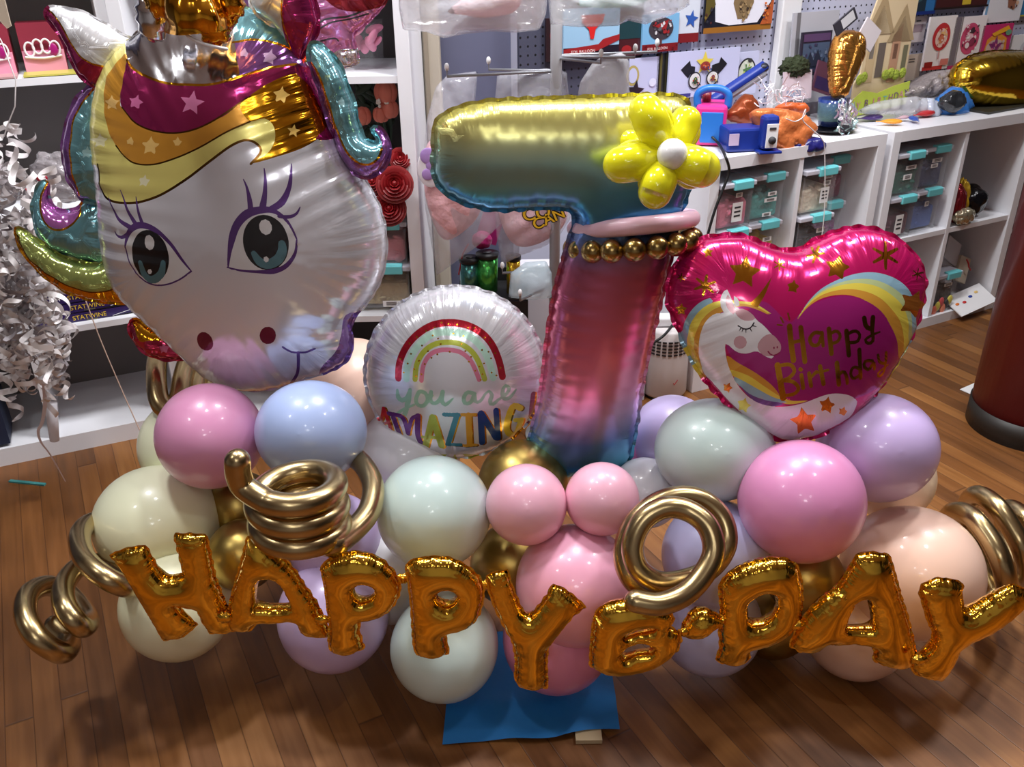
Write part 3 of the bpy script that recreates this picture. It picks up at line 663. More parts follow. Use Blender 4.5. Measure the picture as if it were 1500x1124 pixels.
pxcard('picture_card', 'dark framed picture card in front of the grey card sheet', 'card', 1170, 46, 1213, 110, 2.36, (44, 40, 56), [('r', .06, .08, .94, .74, (70, 84, 108)), ('r', .06, .78, .94, .95, (84, 60, 96)), ('n', .1, .12, .9, .7, 26, .05, [(90, 104, 130), (50, 60, 84), (110, 120, 140), (60, 50, 80)]), ('p', [(.2, .3), (.3, .55), (.42, .35), (.55, .6), (.7, .3), (.8, .42), (.8, .2), (.2, .2)], (40, 44, 60))], tilt=3)
blob('moss_pad', 'clump of dark green artificial moss behind the shredded film', 'moss', PN(1164, 100, 2.33), (.055, .03, .036), mat((44, 54, 26), .8, bump=1, bscale=90), noise=.5, sc=16, seed=6)
pxcard('tag_card', 'pale pink hang card below the green moss', 'card', 1148, 104, 1188, 146, 2.30, (206, 190, 200), [('r', .1, .12, .6, .35, (150, 160, 186)), ('e', .5, .85, .06, .05, (90, 80, 90))], tilt=8)
pxcard('picture_card', 'maroon card leaning at an angle beside the gold package', 'card', 1188, 92, 1216, 136, 2.31, (110, 70, 88), [('r', .08, .1, .9, .5, (66, 50, 96))], tilt=8, skew=18)
drape('foil_package', 'long amber gold foil package standing upright with a dark tag', 'package', [(1219, 140), (1216, 100), (1220, 60), (1230, 46), (1248, 44), (1264, 54), (1264, 80), (1256, 100), (1246, 122), (1238, 142), (1228, 144)], 2.22, .035, foil((214, 150, 70), .16, .9, .5, 60, .08, crinkle=.35), bump=.004, seed=8)
pxcard('hang_tag', 'black and white header tag above the amber gold package', 'tag', 1226, 20, 1258, 40, 2.22, (54, 52, 60), [('r', .3, .15, .9, .9, (196, 196, 200))], tilt=5, skew=-30)
pxcard('plastic_sleeve', 'clear plastic sleeve beside the amber gold package', 'sleeve', 1252, 30, 1278, 66, 2.25, (214, 206, 210), [], tilt=5, skew=35)
# paper house with grass banner
def house():
    N = 2.33; o = [PN(x, 156, N) for x in (1246, 1318)]; w = (o[1]-o[0])@E1; z0 = ZT; h = .36; b = RP(o[0]@E1+w/2, N, z0)
    t = thing('paper_house', 'tall tan cardboard house cutout with bushes and a green birthday banner', 'house cutout', b)
    P = lambda u, v, d=0: b+RR@np.array([(u-.5)*w, -d, v*h]); nn = -N1
    TAN, TN2, RF, DK, BU, GR = (228, 206, 166), (204, 178, 136), (180, 156, 118), (110, 98, 90), (166, 184, 64), (206, 222, 84)
    mb = MB(); mb.poly([P(*q) for q in [(0, 0), (1, 0), (1, 1.05), (.9, 1.3), (.3, 1.25), (.12, .85), (.1, .4), (0, .3)]], mat(TAN, .7), nn, 0, .006)
    for pts, c in [([(.06, .74), (.34, 1.12), (.62, .74)], RF), ([(.14, .74), (.34, 1.00), (.54, .74)], TAN), ([(.50, .66), (.78, 1.00), (1.04, .66)], RF), ([(.58, .66), (.78, .89), (.97, .66)], TAN), ([(.16, .3), (.16, .76), (.32, .92), (.32, .3)], TN2), ([(.62, .28), (.62, .72), (.78, .82), (.78, .28)], (196, 150, 120)),
                   ([(.36, .34), (.36, .66), (.50, .66), (.50, .34)], DK), ([(.86, .4), (.86, .62), (.95, .62), (.95, .4)], (120, 116, 90)), ([(.2, .52), (.2, .66), (.28, .66), (.28, .52)], (140, 130, 120)), ([(.66, .5), (.66, .64), (.74, .64), (.74, .5)], (150, 110, 90))]:
        mb.poly([P(u, v, .002) for u, v in pts], mat(c, .7), nn)
    mb.build('wall_panel', t)
    mb = MB()
    for u, v, r in [(.06, .34, .05), (.14, .36, .05), (.56, .36, .06), (.66, .37, .06), (.76, .35, .06), (.9, .36, .05)]: mb.sphere(P(u, v, .008), (.016*r/.05, .006, .018), mat(BU, .8, bump=1, bscale=120), 14, 10, RR)
    mb.build('bush', t)
    mb = MB(); mb.poly([P(u, v, .022) for u, v in [(-.06, 0), (1.02, .06), (1.02, .28), (.7, .25), (.4, .20), (.1, .24), (-.06, .17)]], mat(GR, .7), nn, 0, .002)
    for ch, u, v, c in [('Y', .04, .10, (220, 140, 176)), ('B', .19, .115, (120, 60, 130)), ('I', .33, .12, (226, 130, 170)), ('R', .44, .125, (214, 120, 160)), ('T', .55, .13, (120, 190, 190)), ('H', .66, .14, (150, 70, 140)), ('D', .77, .15, (110, 50, 130)), ('A', .87, .16, (226, 140, 180)), ('Y', .96, .17, (100, 40, 140))]:
        mb.text(ch, P(u, v, .0245), E1, np.array([0, 0, 1.]), .034, mat(c, .6))
    mb.build('banner', t)
house()
# bag of balloons, loose balloons, blue pack, big gold balloon
drape('balloon_bag', 'clear bag of grey and red balloons lying in front of the paper house', 'bag', [(1260, 162), (1276, 152), (1300, 146), (1330, 142), (1348, 144), (1352, 158), (1346, 172), (1330, 170), (1300, 168), (1275, 168)], 2.22, .03, FILM2, seed=9)
for nm, x, y, s, rgb, rot in [('teal', 1276, 170, .024, (40, 140, 150), 20), ('purple', 1276, 178, .030, (74, 50, 120), -8), ('orange', 1304, 184, .026, (240, 160, 40), -30), ('blush', 1322, 178, .018, (206, 170, 180), 0), ('blue', 1338, 180, .022, (40, 80, 170), 60), ('red', 1354, 172, .032, (190, 40, 44), 5)]:
    s *= 1.45; c = top(x, y)+np.array([0, 0, .014]); mb = MB(); Rk = RR@R3('Z', rot)
    prof = [(.001, -1.35), (.16, -1.3), (.12, -1.15), (.14, -.95), (.62, -.3), (.75, .2), (.62, .7), (.3, .95), (.001, 1)]
    mb.lathe(c, [(a*s*.62, b*s) for a, b in prof], latex(rgb), 16, Rk@np.array([[0, 0, 1.], [0, 1, 0], [-.5, 0, 0]]))
    tag(mb.build('deflated_balloon'), 'uninflated %s balloon lying loose near the shelf edge' % nm, 'balloon', 'loose uninflated balloons on the shelf top')
drape('printed_pack', 'blue and white printed plastic pack beside the gold foil balloon', 'pack', [(1372, 150), (1384, 134), (1398, 126), (1412, 140), (1423, 156), (1410, 170), (1392, 176), (1378, 168)], 2.19, .014, mat((60, 130, 214), .2, 0, .4), seed=10)
drape('printed_pack', 'black and white pack lying on top of the blue one', 'pack', [(1378, 150), (1388, 136), (1400, 132), (1410, 146), (1408, 158), (1394, 166)], 2.155, .01, mat((44, 46, 50), .2, 0, .4), seed=11)
drape('printed_pack', 'white and blue pack between the bag of balloons and the blue pack', 'pack', [(1345, 150), (1358, 143), (1372, 150), (1376, 168), (1362, 176), (1350, 168)], 2.2, .014, mat((206, 214, 232), .2, 0, .4), seed=12)
o = inflate('foil_balloon', [[(1398, 128), (1400, 104), (1410, 88), (1432, 78), (1465, 74), (1500, 75), (1540, 82), (1568, 100), (1574, 122), (1566, 144), (1540, 158), (1500, 164), (1460, 164), (1430, 158), (1408, 146)]], (PN(1486, 120, 2.22), -N1*.97+np.array([0, 0, .24]), E1, np.cross(-N1*.97+np.array([0, 0, .24]), E1)), .11, foil((222, 184, 60), .16, 1, .4, 50, .06, crinkle=.2), res=.012, flange=.004, pk=(.05, .03, .03))
tag(o, 'big round gold foil balloon lying on the second shelf', 'foil balloon')
c = top(1470, 168); mb = MB(); mb.box(RP(3.12, 2.20, ZT+.004), (.26, .20, .007), mat((50, 48, 40), .4), RR@R3('Z', 4)); tag(mb.build('flat_pack'), 'thin dark pack under the gold foil balloon', 'pack')
drape('plastic_wrap', 'crumpled black and white wrappers piled behind the blue pack', 'wrappers', [(1318, 140), (1340, 120), (1362, 106), (1385, 104), (1404, 112), (1398, 130), (1376, 140), (1345, 146)], 2.33, .03, mat((150, 140, 140), .3, .1, bump=1, bscale=40), bump=.03, seed=13)
# ------------------------------------------------------------------ packs hanging on the pegboard
def hook(x, y): pass
packs = [
 (825, 10, 906, 82, 'pale blue balloon pack with a red balloon and a red bottom band', (150, 190, 220), [('r', 0, 0, 1, .20, (30, 26, 40)), ('p', [(0, .18), (.62, .24), (.7, .34), (1, .42), (1, .3), (.6, .1), (0, .02)], (150, 36, 40)), ('p', [(.3, .86), (.72, .86), (.68, .7), (.56, .56), (.53, .36), (.47, .36), (.44, .56), (.32, .7)], (206, 40, 40))], [('FOIL BALLOON', .34, .11, .09, (236, 220, 220))], NP),
 (906, 30, 942, 82, 'dark red pack edge between the two pale blue balloon packs', (70, 28, 34), [('r', 0, .5, 1, 1, (28, 60, 66)), ('e', .3, .2, .2, .12, (150, 36, 40))], [], 2.44),
 (940, 20, 992, 76, 'pale blue balloon pack with a dark round balloon picture', (120, 176, 216), [('r', 0, 0, 1, .22, (120, 28, 34)), ('e', .5, .62, .34, .3, (64, 58, 66)), ('p', [(.3, .7), (.7, .85), (.62, .55)], (150, 40, 44)), ('r', .47, .2, .53, .34, (90, 60, 60)), ('n', .25, .4, .75, .84, 22, .045, [(40, 36, 42), (150, 40, 44), (96, 92, 100), (206, 206, 210)]), ('n', .02, .02, .98, .2, 8, .03, [(90, 20, 26), (60, 20, 26)])], [('FOIL BALLOON', .4, .1, .1, (236, 220, 220))], 2.43),
 (992, 0, 1022, 62, 'narrow light pack with a blue star', (206, 214, 226), [('r', 0, 0, 1, .22, (120, 30, 36)), ('s', .6, .55, .34, 10, (50, 90, 170))], [], 2.44),
 (1030, -40, 1128, 46, 'large black framed pack with a white diamond panel and a golden figure', (28, 30, 44), [('r', 0, 0, 1, .10, (150, 100, 40)), ('p', [(.16, .2), (.36, .12), (.78, .14), (.96, .5), (.9, 1), (.1, 1)], (226, 228, 240)), ('p', [(.48, .22), (.40, .5), (.44, .9), (.66, .9), (.70, .5), (.62, .22)], (130, 110, 80)), ('p', [(.82, .1), (1, .6), (1, .1)], (176, 90, 50)), ('p', [(0, .2), (.14, .5), (.05, .9), (0, .9)], (90, 80, 40)), ('n', .48, .2, .66, .9, 22, .022, [(150, 126, 90), (96, 80, 60), (60, 50, 44), (176, 150, 110)]), ('n', .84, .12, .99, .5, 16, .02, [(206, 110, 50), (120, 50, 40), (60, 60, 90), (220, 160, 70)]), ('n', .0, .15, .1, .9, 16, .02, [(120, 100, 50), (50, 50, 60), (80, 40, 40)])], [], 2.43),
 (978, 72, 1078, 140, 'lavender pack picturing black bat wings, a yellow star and two round balloons', (196, 200, 232), [('p', [(.16, .62), (.28, .80), (.30, .68), (.36, .66), (.36, .46), (.3, .5), (.27, .42), (.22, .5)], (30, 30, 36)), ('p', [(.82, .66), (.72, .82), (.70, .70), (.60, .66), (.60, .48), (.68, .52), (.70, .44), (.76, .54)], (30, 30, 36)), ('s', .49, .72, .13, 0, (226, 206, 80)), ('e', .36, .36, .09, .19, (40, 40, 46)), ('e', .36, .36, .075, .16, (226, 226, 226)), ('e', .61, .38, .09, .17, (40, 40, 46)), ('e', .61, .38, .075, .14, (226, 226, 226)), ('e', .49, .66, .07, .1, (150, 60, 50)), ('e', .36, .36, .03, .08, (60, 90, 60)), ('e', .61, .38, .03, .07, (150, 70, 60)), ('r', .02, .02, .3, .1, (60, 60, 130)), ('n', .30, .26, .42, .46, 12, .013, [(70, 110, 60), (40, 40, 46), (190, 60, 50), (220, 200, 90)]), ('n', .55, .28, .67, .48, 12, .013, [(150, 60, 50), (60, 60, 70), (220, 190, 80), (90, 120, 160)]), ('n', .43, .58, .56, .76, 14, .014, [(120, 40, 50), (40, 60, 120), (220, 120, 60), (60, 50, 50)]), ('n', .7, .1, .96, .4, 9, .012, [(214, 220, 240), (206, 210, 236)])], [], 2.42),
 (1074, 76, 1106, 138, 'lavender pack with a striped oval balloon', (196, 200, 230), [('e', .5, .5, .42, .36, (40, 40, 46)), ('e', .5, .5, .36, .32, (206, 214, 196)), ('p', [(.3, .6), (.7, .66), (.6, .36)], (90, 130, 80)), ('e', .6, .8, .1, .05, (60, 60, 60)), ('n', .25, .3, .75, .75, 16, .05, [(90, 130, 80), (60, 60, 60), (226, 226, 220), (180, 190, 90)])], [], 2.44),
 (920, 84, 962, 146, 'lavender pack with a black star and gold ring', (190, 194, 226), [('e', .12, .6, .22, .24, (176, 160, 96)), ('e', .12, .6, .15, .18, (190, 194, 226)), ('s', .22, .22, .32, 8, (34, 32, 38)), ('e', .8, .4, .12, .1, (216, 218, 238))], [], 2.44),
 (960, 78, 980, 144, 'row of black pack edges between the lavender packs', (34, 34, 30), [('r', .2, 0, .35, 1, (90, 84, 40)), ('r', .6, 0, .7, 1, (70, 66, 40))], [], 2.44),
 (1350, 24, 1388, 102, 'white card with a red oval balloon picture', (240, 234, 236), [('r', 0, 0, .75, .07, (206, 60, 60)), ('r', .05, .05, .35, .16, (150, 30, 36)), ('e', .5, .62, .32, .26, (196, 54, 60)), ('e', .5, .60, .22, .18, (232, 200, 190)), ('e', .5, .6, .1, .1, (206, 120, 90)), ('r', .47, .2, .52, .36, (200, 150, 150)), ('r', .6, .08, .9, .2, (206, 120, 110)), ('n', .34, .46, .66, .78, 20, .04, [(206, 80, 80), (236, 190, 120), (240, 220, 210), (180, 50, 60)])], [], 2.42),
 (1396, 24, 1432, 96, 'white card with a speckled pink oval balloon picture', (240, 232, 238), [('e', .45, .55, .36, .32, (206, 80, 120)), ('e', .4, .6, .14, .1, (236, 190, 206)), ('e', .55, .48, .12, .08, (150, 60, 90)), ('e', .5, .72, .1, .06, (70, 50, 60)), ('n', .18, .28, .72, .84, 40, .04, [(206, 80, 120), (236, 206, 216), (90, 60, 70), (150, 60, 90), (240, 240, 240)]), ('e', .35, .42, .08, .06, (236, 220, 226)), ('r', 0, 0, .5, .06, (206, 60, 110))], [], 2.42),
 (1386, 26, 1397, 104, 'edge-on grey pack between the two white oval cards', (120, 110, 120), [('r', 0, 0, 1, .1, (190, 50, 100))], [], 2.42),
 (1433, 36, 1476, 78, 'magenta and orange pack with a purple bow picture', (196, 50, 110), [('p', [(.15, 0), (.2, .5), (.5, .75), (.85, .5), (.9, 0)], (226, 150, 60)), ('e', .5, .2, .3, .28, (206, 180, 170)), ('s', .5, .22, .24, 0, (140, 60, 120)), ('p', [(.3, .7), (.8, .95), (.9, .8), (.4, .6)], (236, 170, 50)), ('e', .85, .7, .1, .1, (110, 160, 130)), ('n', .3, .05, .75, .4, 16, .04, [(206, 180, 170), (140, 60, 120), (220, 120, 150), (236, 220, 200)])], [], 2.42),
 (1440, -20, 1492, 32, 'white card with a brown figure at the top right of the wall', (226, 226, 236), [('r', 0, 0, .06, 1, (120, 160, 200)), ('p', [(.6, .4), (.55, .7), (.6, 1), (.85, 1), (.8, .6), (.75, .36)], (150, 100, 80)), ('e', .3, .85, .15, .06, (190, 160, 170)), ('n', .56, .4, .85, .98, 16, .04, [(150, 100, 80), (110, 70, 60), (220, 180, 150), (80, 50, 50)])], [], 2.43),
 (1478, 50, 1520, 84, 'white pack with a pink round picture at the edge of the wall', (236, 234, 238), [('e', .6, .4, .3, .4, (206, 206, 214)), ('e', .62, .45, .2, .3, (196, 70, 120))], [], 2.43),
 (1318, -30, 1368, 22, 'dark blue pack with green shapes above the white oval card', (50, 110, 170), [('r', 0, .0, .7, .5, (36, 52, 66)), ('e', .4, .6, .25, .25, (60, 90, 100)), ('r', 0, 0, 1, .1, (30, 50, 120))], [], 2.43),
 (1368, -40, 1446, 12, 'dark wine pack with a gold emblem at the top edge', (70, 34, 36), [('r', .5, .1, .66, .34, (206, 180, 60)), ('r', 0, 0, 1, .06, (40, 30, 30))], [], 2.43),
 (1330, 24, 1352, 62, 'pale pack half hidden behind the white card with the red oval', (206, 196, 200), [('r', .2, .4, .8, .7, (160, 140, 150)), ('r', .3, .8, .6, .86, (60, 60, 70))], [], 2.45),
 (1318, 80, 1345, 118, 'cream header card behind the paper house', (206, 190, 176), [('r', .3, .7, .6, .74, INKC if False else (70, 66, 70)), ('r', .3, .8, .6, .84, (70, 66, 70))], [], 2.44),
 (1476, 0, 1520, 24, 'blue pack at the very corner of the wall', (60, 130, 190), [('r', 0, 0, 1, .1, (190, 180, 70))], [], 2.44),
 (800, 26, 826, 90, 'dark red pack behind the grey stand pole', (44, 28, 32), [('e', .4, .6, .2, .14, (130, 30, 36))], [], 2.45),
]
for x0, y0, x1, y1, lab, rgb, sh, tx, N in packs:
    pxcard('hanging_pack', lab, 'pack', x0, y0, x1, y1, N, rgb, sh, .008, 0, tx, 'packs hanging on the pegboard', film=True)
# ------------------------------------------------------------------ display stand with hanging bags
STL = mat((150, 152, 158), .35, .6); GP_ = mat((166, 166, 170), .4)
q = PY(815, 60, 2.36); sx, sy = q[0], 2.36
t = thing('display_stand', 'grey pole stand with wire arms holding clear gift bags', 'stand', (sx, sy, 0))
mb = MB(); mb.cyl((sx, sy, .012), (sx, sy, 2.0), .0145, GP_, 20); mb.build('pole', t)
mb = MB(); mb.lathe((sx, sy, 0), [(.085, 0), (.085, .008), (.03, .016), (.02, .03)], GP_, 32); mb.build('base', t)
def arm(p, tip=.022):
    p = [np.array(v) for v in p]; e = p[-1]; mb = MB(); mb.tube(p+[e+np.array([0, 0, tip])], .0035, STL, 8, 1); a = mb.build('wire_arm', t)
    mb = MB(); mb.sphere(e+np.array([0, 0, tip]), (.006, .006, .010), mat((230, 230, 232), .4), 12, 8); mb.build('tip_cap', a)
zA = lambda y, Y=2.3: PY(800, y, Y)[2]
for (x0, y0), (x1, y1), Y in [((815, 108), (655, 112), 2.30), ((815, 99), (716, 102), 2.40), ((815, 100), (880, 92), 2.26), ((815, 108), (930, 84), 2.32), ((815, 90), (962, 76), 2.40), ((815, 412), (736, 400), 2.34), ((815, 416), (762, 440), 2.24), ((820, 416), (870, 432), 2.24)]:
    a = PY(x1, y1, Y); arm([(sx, sy, a[2]), a])
PKC = mat((240, 186, 192), .9, 0, 0, bump=1, bscale=34); AQC = mat((170, 222, 214), .9, bump=1, bscale=34)
def bag(name, label, pts, Y, T, film=FILM, inner=None, im=None, dy=0, group='clear bags on the stand', texts=(), res=.012, tilt=4):
    xs = [p[0] for p in pts]; ys = [p[1] for p in pts]; cx, cy = sum(xs)/len(xs), sum(ys)/len(ys); c = PY(cx, cy, Y); zc = (c-CO)@_f
    t = thing(name, label, 'bag', c, group)
    rg = np.random.default_rng(len(label)); ws = rg.normal(size=(4, 2))*30; ph = rg.uniform(0, 6, 4)
    f = lambda V: sum(np.abs(np.sin(V@w+p)) for w, p in zip(ws, ph))*.16
    inflate('film', [pts], plane(cx, cy, zc, tilt), T, film, res=res, parent=t, bump=f, sm=False)
    if inner:
        xs = [p[0] for p in inner]; ys = [p[1] for p in inner]; cx, cy = sum(xs)/len(xs), sum(ys)/len(ys)
        inflate('filling', [inner], plane(cx, cy, zc+.002, tilt), T*.8, im or PKC, res=res, parent=t, bump=f)
    for s, x, y, size, rot in texts:
        p = PY(x, y, Y-T*1.15-.015); mb = MB(); a = math.radians(rot); X = np.array([math.cos(a), 0, math.sin(a)]); Yv = np.array([-math.sin(a), 0, math.cos(a)])
        for dx, dz, m, o in [(-.0035, 0, INK, 0), (.0035, 0, INK, 0), (0, .0035, INK, 0), (0, -.0035, INK, 0), (.0025, .0025, INK, 0), (-.0025, -.0025, INK, 0), (.001, 0, mat((236, 190, 40), .4), -.0012), (-.001, 0, mat((236, 190, 40), .4), -.0012), (0, 0, mat((236, 190, 40), .4), -.0015)]: mb.text(s, p+np.array([dx, o, dz]), X, Yv, size, m)
        mb.build('lettering', t, label='yellow outlined lettering')
    return t
bag('gift_bag', 'wide clear bag with a pale pink filling hanging at the top of the stand', [(584, -40), (584, 10), (590, 44), (625, 47), (650, 56), (680, 50), (720, 46), (755, 48), (790, 44), (800, 20), (805, -40)], 2.22, .05, FILM2, [(655, 18), (668, 6), (690, -10), (720, -20), (755, -15), (764, 2), (752, 18), (730, 24), (704, 26), (680, 22)])
bag('gift_bag', 'clear bag with a pale aqua filling hanging beside the pole top', [(800, -40), (806, 36), (850, 40), (905, 38), (920, 30), (945, 36), (985, 22), (1010, 8), (1010, -40)], 2.24, .045, FILM2, [(845, 6), (870, -14), (930, -18), (960, -8), (930, 8), (890, 12), (860, 10)], AQC)
bag('gift_bag', 'clear hanging bag with folded pink filling and a purple cloud print', [(655, 110), (700, 104), (694, 170), (705, 260), (745, 318), (700, 360), (640, 404), (632, 360), (622, 300), (620, 240), (624, 180), (638, 128)], 2.44, .045, FILM, [(624, 215), (650, 200), (690, 210), (700, 260), (706, 300), (690, 330), (655, 352), (636, 330), (622, 280)])
bag('cotton_candy_bag', 'clear bag of pink cotton candy with yellow outlined letters', [(724, 306), (728, 250), (800, 240), (832, 290), (836, 320), (820, 345), (800, 360), (760, 376), (735, 388), (728, 350)], 2.40, .045, FILM, [(730, 300), (760, 285), (815, 285), (832, 300), (826, 330), (800, 352), (765, 362), (742, 345)], texts=[('CO', 786, 313, .050, 8), ('CAN', 804, 321, .042, 24)])
bag('gift_bag', 'empty clear bag on the wire arm left of the pole', [(728, 112), (740, 106), (800, 100), (830, 104), (836, 170), (830, 220), (740, 220), (724, 160)], 2.36, .016, FILM)
bag('gift_bag', 'pair of flat clear bags on the wire arm right of the pole', [(868, 92), (880, 84), (914, 76), (922, 92), (922, 160), (840, 170), (850, 120)], 2.34, .010, FILM2)
bag('gift_bag', 'pale blue tinted clear bag on the lower wire arm', [(748, 400), (770, 384), (800, 382), (808, 400), (810, 436), (780, 440), (745, 436)], 2.30, .02, mat((206, 226, 236), .15, 0, .3, alpha=.55, bump=.8, bscale=14))
mb = MB(); pc = PY(628, 240, 2.36)
for a, b, r in [(0, .02, .022), (.012, -.004, .020), (-.004, -.028, .016), (.016, -.022, .012)]: mb.sphere(pc+np.array([a, 0, b]), (r, .003, r), mat((176, 140, 206), .5), 20, 10)
mb.sphere(pc+np.array([.004, .003, -.014]), (.036, .003, .05), mat((236, 230, 238), .5), 24, 10)
tag(mb.build('cloud_card'), 'purple cloud shaped card behind the arm of the seven', 'card')
# ribbon spools in a black crate
for x0, y0, x1, y1, rgb, lab in [(674, 383, 702, 424, (84, 150, 146), 'tilted teal ribbon spool, darkest of the three'), (699, 376, 729, 425, (86, 196, 96), 'bright green ribbon spool with a black top'), (742, 380, 762, 428, (226, 190, 60), 'gold yellow ribbon spool next to the green one')]:
    Y = 2.50; a, b = PY((x0+x1)/2, y1, Y), PY((x0+x1)/2, y0, Y); r = (x1-x0)/2*((a-CO)@_f)/F
    t = thing('ribbon_spool', lab, 'ribbon spool', a, 'ribbon spools')
    mb = MB(); mb.cyl(a, b, r, foil(rgb, .22, .8, .1), 26); mb.build('roll', t)
    mb = MB(); mb.cyl(b, b+np.array([0, 0, .012]), r*1.12, mat((16, 16, 18), .4), 26); mb.cyl(b+np.array([0, 0, .012]), b+np.array([0, 0, .016]), r*.4, mat((60, 60, 64), .4), 16); mb.build('top_flange', t)
a = PY(722, 425, 2.52); mb = MB(); w = .20
for s in (-1, 1): mb.box((a[0]+s*w/2, 2.53, a[2]/2), (.008, .16, a[2]), mat((18, 18, 20), .5))
mb.box((a[0], 2.45, a[2]/2-.004), (w, .008, a[2]-.008), mat((18, 18, 20), .5)); mb.box((a[0], 2.61, a[2]/2+.02), (w, .008, a[2]+.04), mat((18, 18, 20), .5)); mb.box((a[0], 2.53, a[2]-.006), (w, .16, .008), mat((22, 22, 24), .5))
tag(mb.build('crate'), 'tall black crate carrying the ribbon spools', 'crate')
blob('ribbon_ball', 'magenta ribbon ball above the green spool', 'ribbon', PY(706, 352, 2.52), (.03, .03, .026), mat((150, 20, 90), .4, bump=.6, bscale=60), np.eye(3), .08, seed=3)
drape_ = PY(722, 325, 2.56); mb = MB(); mb.box(PY(718, 332, 2.58), (.065, .01, .10), mat((140, 20, 90), .45), R3('Y', 18)); tag(mb.build('fabric_strip'), 'magenta strip hanging behind the pink filled bags', 'fabric')
mb = MB(); mb.tube([PY(x, y, 2.49) for x, y in [(686, 358), (678, 372), (674, 392), (672, 402)]], .0022, mat((170, 24, 30), .4), 8, 4); tag(mb.build('ribbon_end'), 'short red ribbon end above the teal spool', 'ribbon')
mb = MB(); c = PY(905, 480, 2.58); mb.box((.22, 2.60, .235), (.42, .06, .47), mat((214, 214, 224), .5), None, .004); tag(mb.build('white_panel'), 'plain white board standing behind the seven', 'board')
# air purifier
c = RP(1.652, 2.10); t = thing('air_purifier', 'small white cylindrical air purifier with dark vents on the floor', 'air purifier', c)
WP = mat((206, 200, 200), .4); mb = MB(); mb.lathe(c, [(.070, .012), (.074, .02), (.073, .12), (.070, .20), (.066, .235), (.060, .244)], WP, 40); mb.build('body', t)
mb = MB(); mb.lathe(c, [(.066, 0), (.066, .013)], mat((24, 24, 26), .5), 36); mb.build('foot', t)
mb = MB()
for k in range(5):
    for j in range(-7, 8):
        a = math.radians(-90+j*15); z = .168+.011*k; p = c+np.array([.0715*math.cos(a), .0715*math.sin(a), z]); mb.box(p, (.013, .004, .0045), mat((30, 30, 34), .5), R3('Z', math.degrees(a)+90))
mb.build('vent_slots', t)
mb = MB(); mb.box(c+np.array([-.005, 0, .262]), (.075, .05, .03), mat((226, 226, 230), .35), None, .006); mb.build('top_cap', t)
mb = MB(); a = math.radians(-72); p = c+np.array([.0745*math.cos(a), .0745*math.sin(a), .068]); u = np.array([-math.sin(a), math.cos(a), 0])
mb.tube([p+u*-.006+np.array([0, 0, .003]), p+u*-.003+np.array([0, 0, -.004]), p+u*.008+np.array([0, 0, .012])], .0012, mat((170, 30, 30), .4), 6, 1); mb.build('check_mark', t, label='small red check mark')
# ------------------------------------------------------------------ tall shelves
def flat(x, y, Y): return PY(x, y, Y)
# pink crown boxes on the far left shelf
for k, (e, lab) in enumerate([(-.215, 'pink box with a white crown picture at the left edge of the tall shelf'), (-.095, 'pink box with a white crown picture beside the unicorn ear')]):
    b = AP(e, 2.72, 1.062); t = thing('crown_box', lab, 'box', b, 'pink crown boxes'); at = lambda a, d, z: b+RA2@np.array([a, d, z])
    mb = MB(); mb.box(at(0, .05, .06), (.10, .08, .12), mat((140, 40, 60), .5), RA2); mb.box(at(0, .008, .028), (.098, .006, .052), mat((226, 150, 176), .5), RA2); mb.build('body', t)
    mb = MB(); nn = RA2@np.array([0, -1, 0])
    for j in range(4):
        cc_ = at(-.03+.02*j, .002, .058+.006*(j in (1, 2))); mb.tube([cc_+RA2@np.array([.011*math.cos(q), 0, .017*math.sin(q)]) for q in np.linspace(0, 2*math.pi, 12, endpoint=False)], .0026, mat((236, 232, 236), .4), 8, 2, closed=True)
    mb.tube([at(-.042, .002, .04), at(0, .0, .036), at(.04, .002, .04)], .003, mat((236, 232, 236), .4), 8, 3); mb.build('crown', t)
    mb = MB(); mb.sphere(at(.025, 0, .055), (.012, .004, .016), mat((170, 30, 120), .3), 14, 8); mb.build('gem', t)
for e, w, rgb, lab in [(-.23, .13, (160, 30, 36), 'flat red tray under the crown box at the left edge'), (-.075, .15, (60, 54, 44), 'flat dark tray with a yellow rim under the crown box beside the ear')]:
    mb = MB(); mb.box(AP(e, 2.70, 1.057), (w, .09, .010), mat(rgb, .35), RA2); mb.box(AP(e, 2.69, 1.064), (w, .08, .004), mat((200, 190, 90) if w > .14 else (190, 150, 150), .35), RA2)
    tag(mb.build('display_tray'), lab, 'tray')
mb = MB(); mb.poly([PY(x, y, 2.20) for x, y in [(-30, -20), (4, -10), (16, 38), (10, 42), (-10, 20), (-30, 0)]], mat((206, 190, 170), .3, alpha=.7), n=(0, -1, 0), thick=.004); tag(mb.build('film_sleeve'), 'corner of a clear film sleeve at the top left', 'sleeve')
for k in range(3):
    b = AP(-.135, 2.665, .3865+.031*k); t = thing('light_up_toy_box', ['lowest', 'middle', 'topmost'][k]+' purple box with yellow writing in the stack on the tall shelf', 'box', b, 'purple boxes with yellow writing')
    mb = MB(); mb.box(b+RA2@np.array([.0, .13, .015]), (.285, .24, .029), mat((44, 26, 84), .35), RA2); at = lambda a, d, z: b+RA2@np.array([a, .0095-d, z])
    mb.poly([at(-.142, .0004, .001), at(.142, .0004, .001), at(.142, .0004, .010), at(.02, .0004, .003)], mat((16, 14, 22), .4), RA2@np.array([0, -1, 0])); mb.poly([at(.06, .0008, .006), at(.14, .0008, .022), at(.14, .0008, .0235), at(.06, .0008, .0075)], LBL, RA2@np.array([0, -1, 0]))
    mb.text('STATWINE', at(.0, .001, .016), E2, np.array([0, 0, 1.]), .0185, mat((226, 190, 50), .4)); mb.text('MAGIC WAND' if False else 'STATWINE', at(.005, .001, .006), E2, np.array([0, 0, 1.]), .006, mat((150, 150, 60), .4)); mb.build('carton', t)
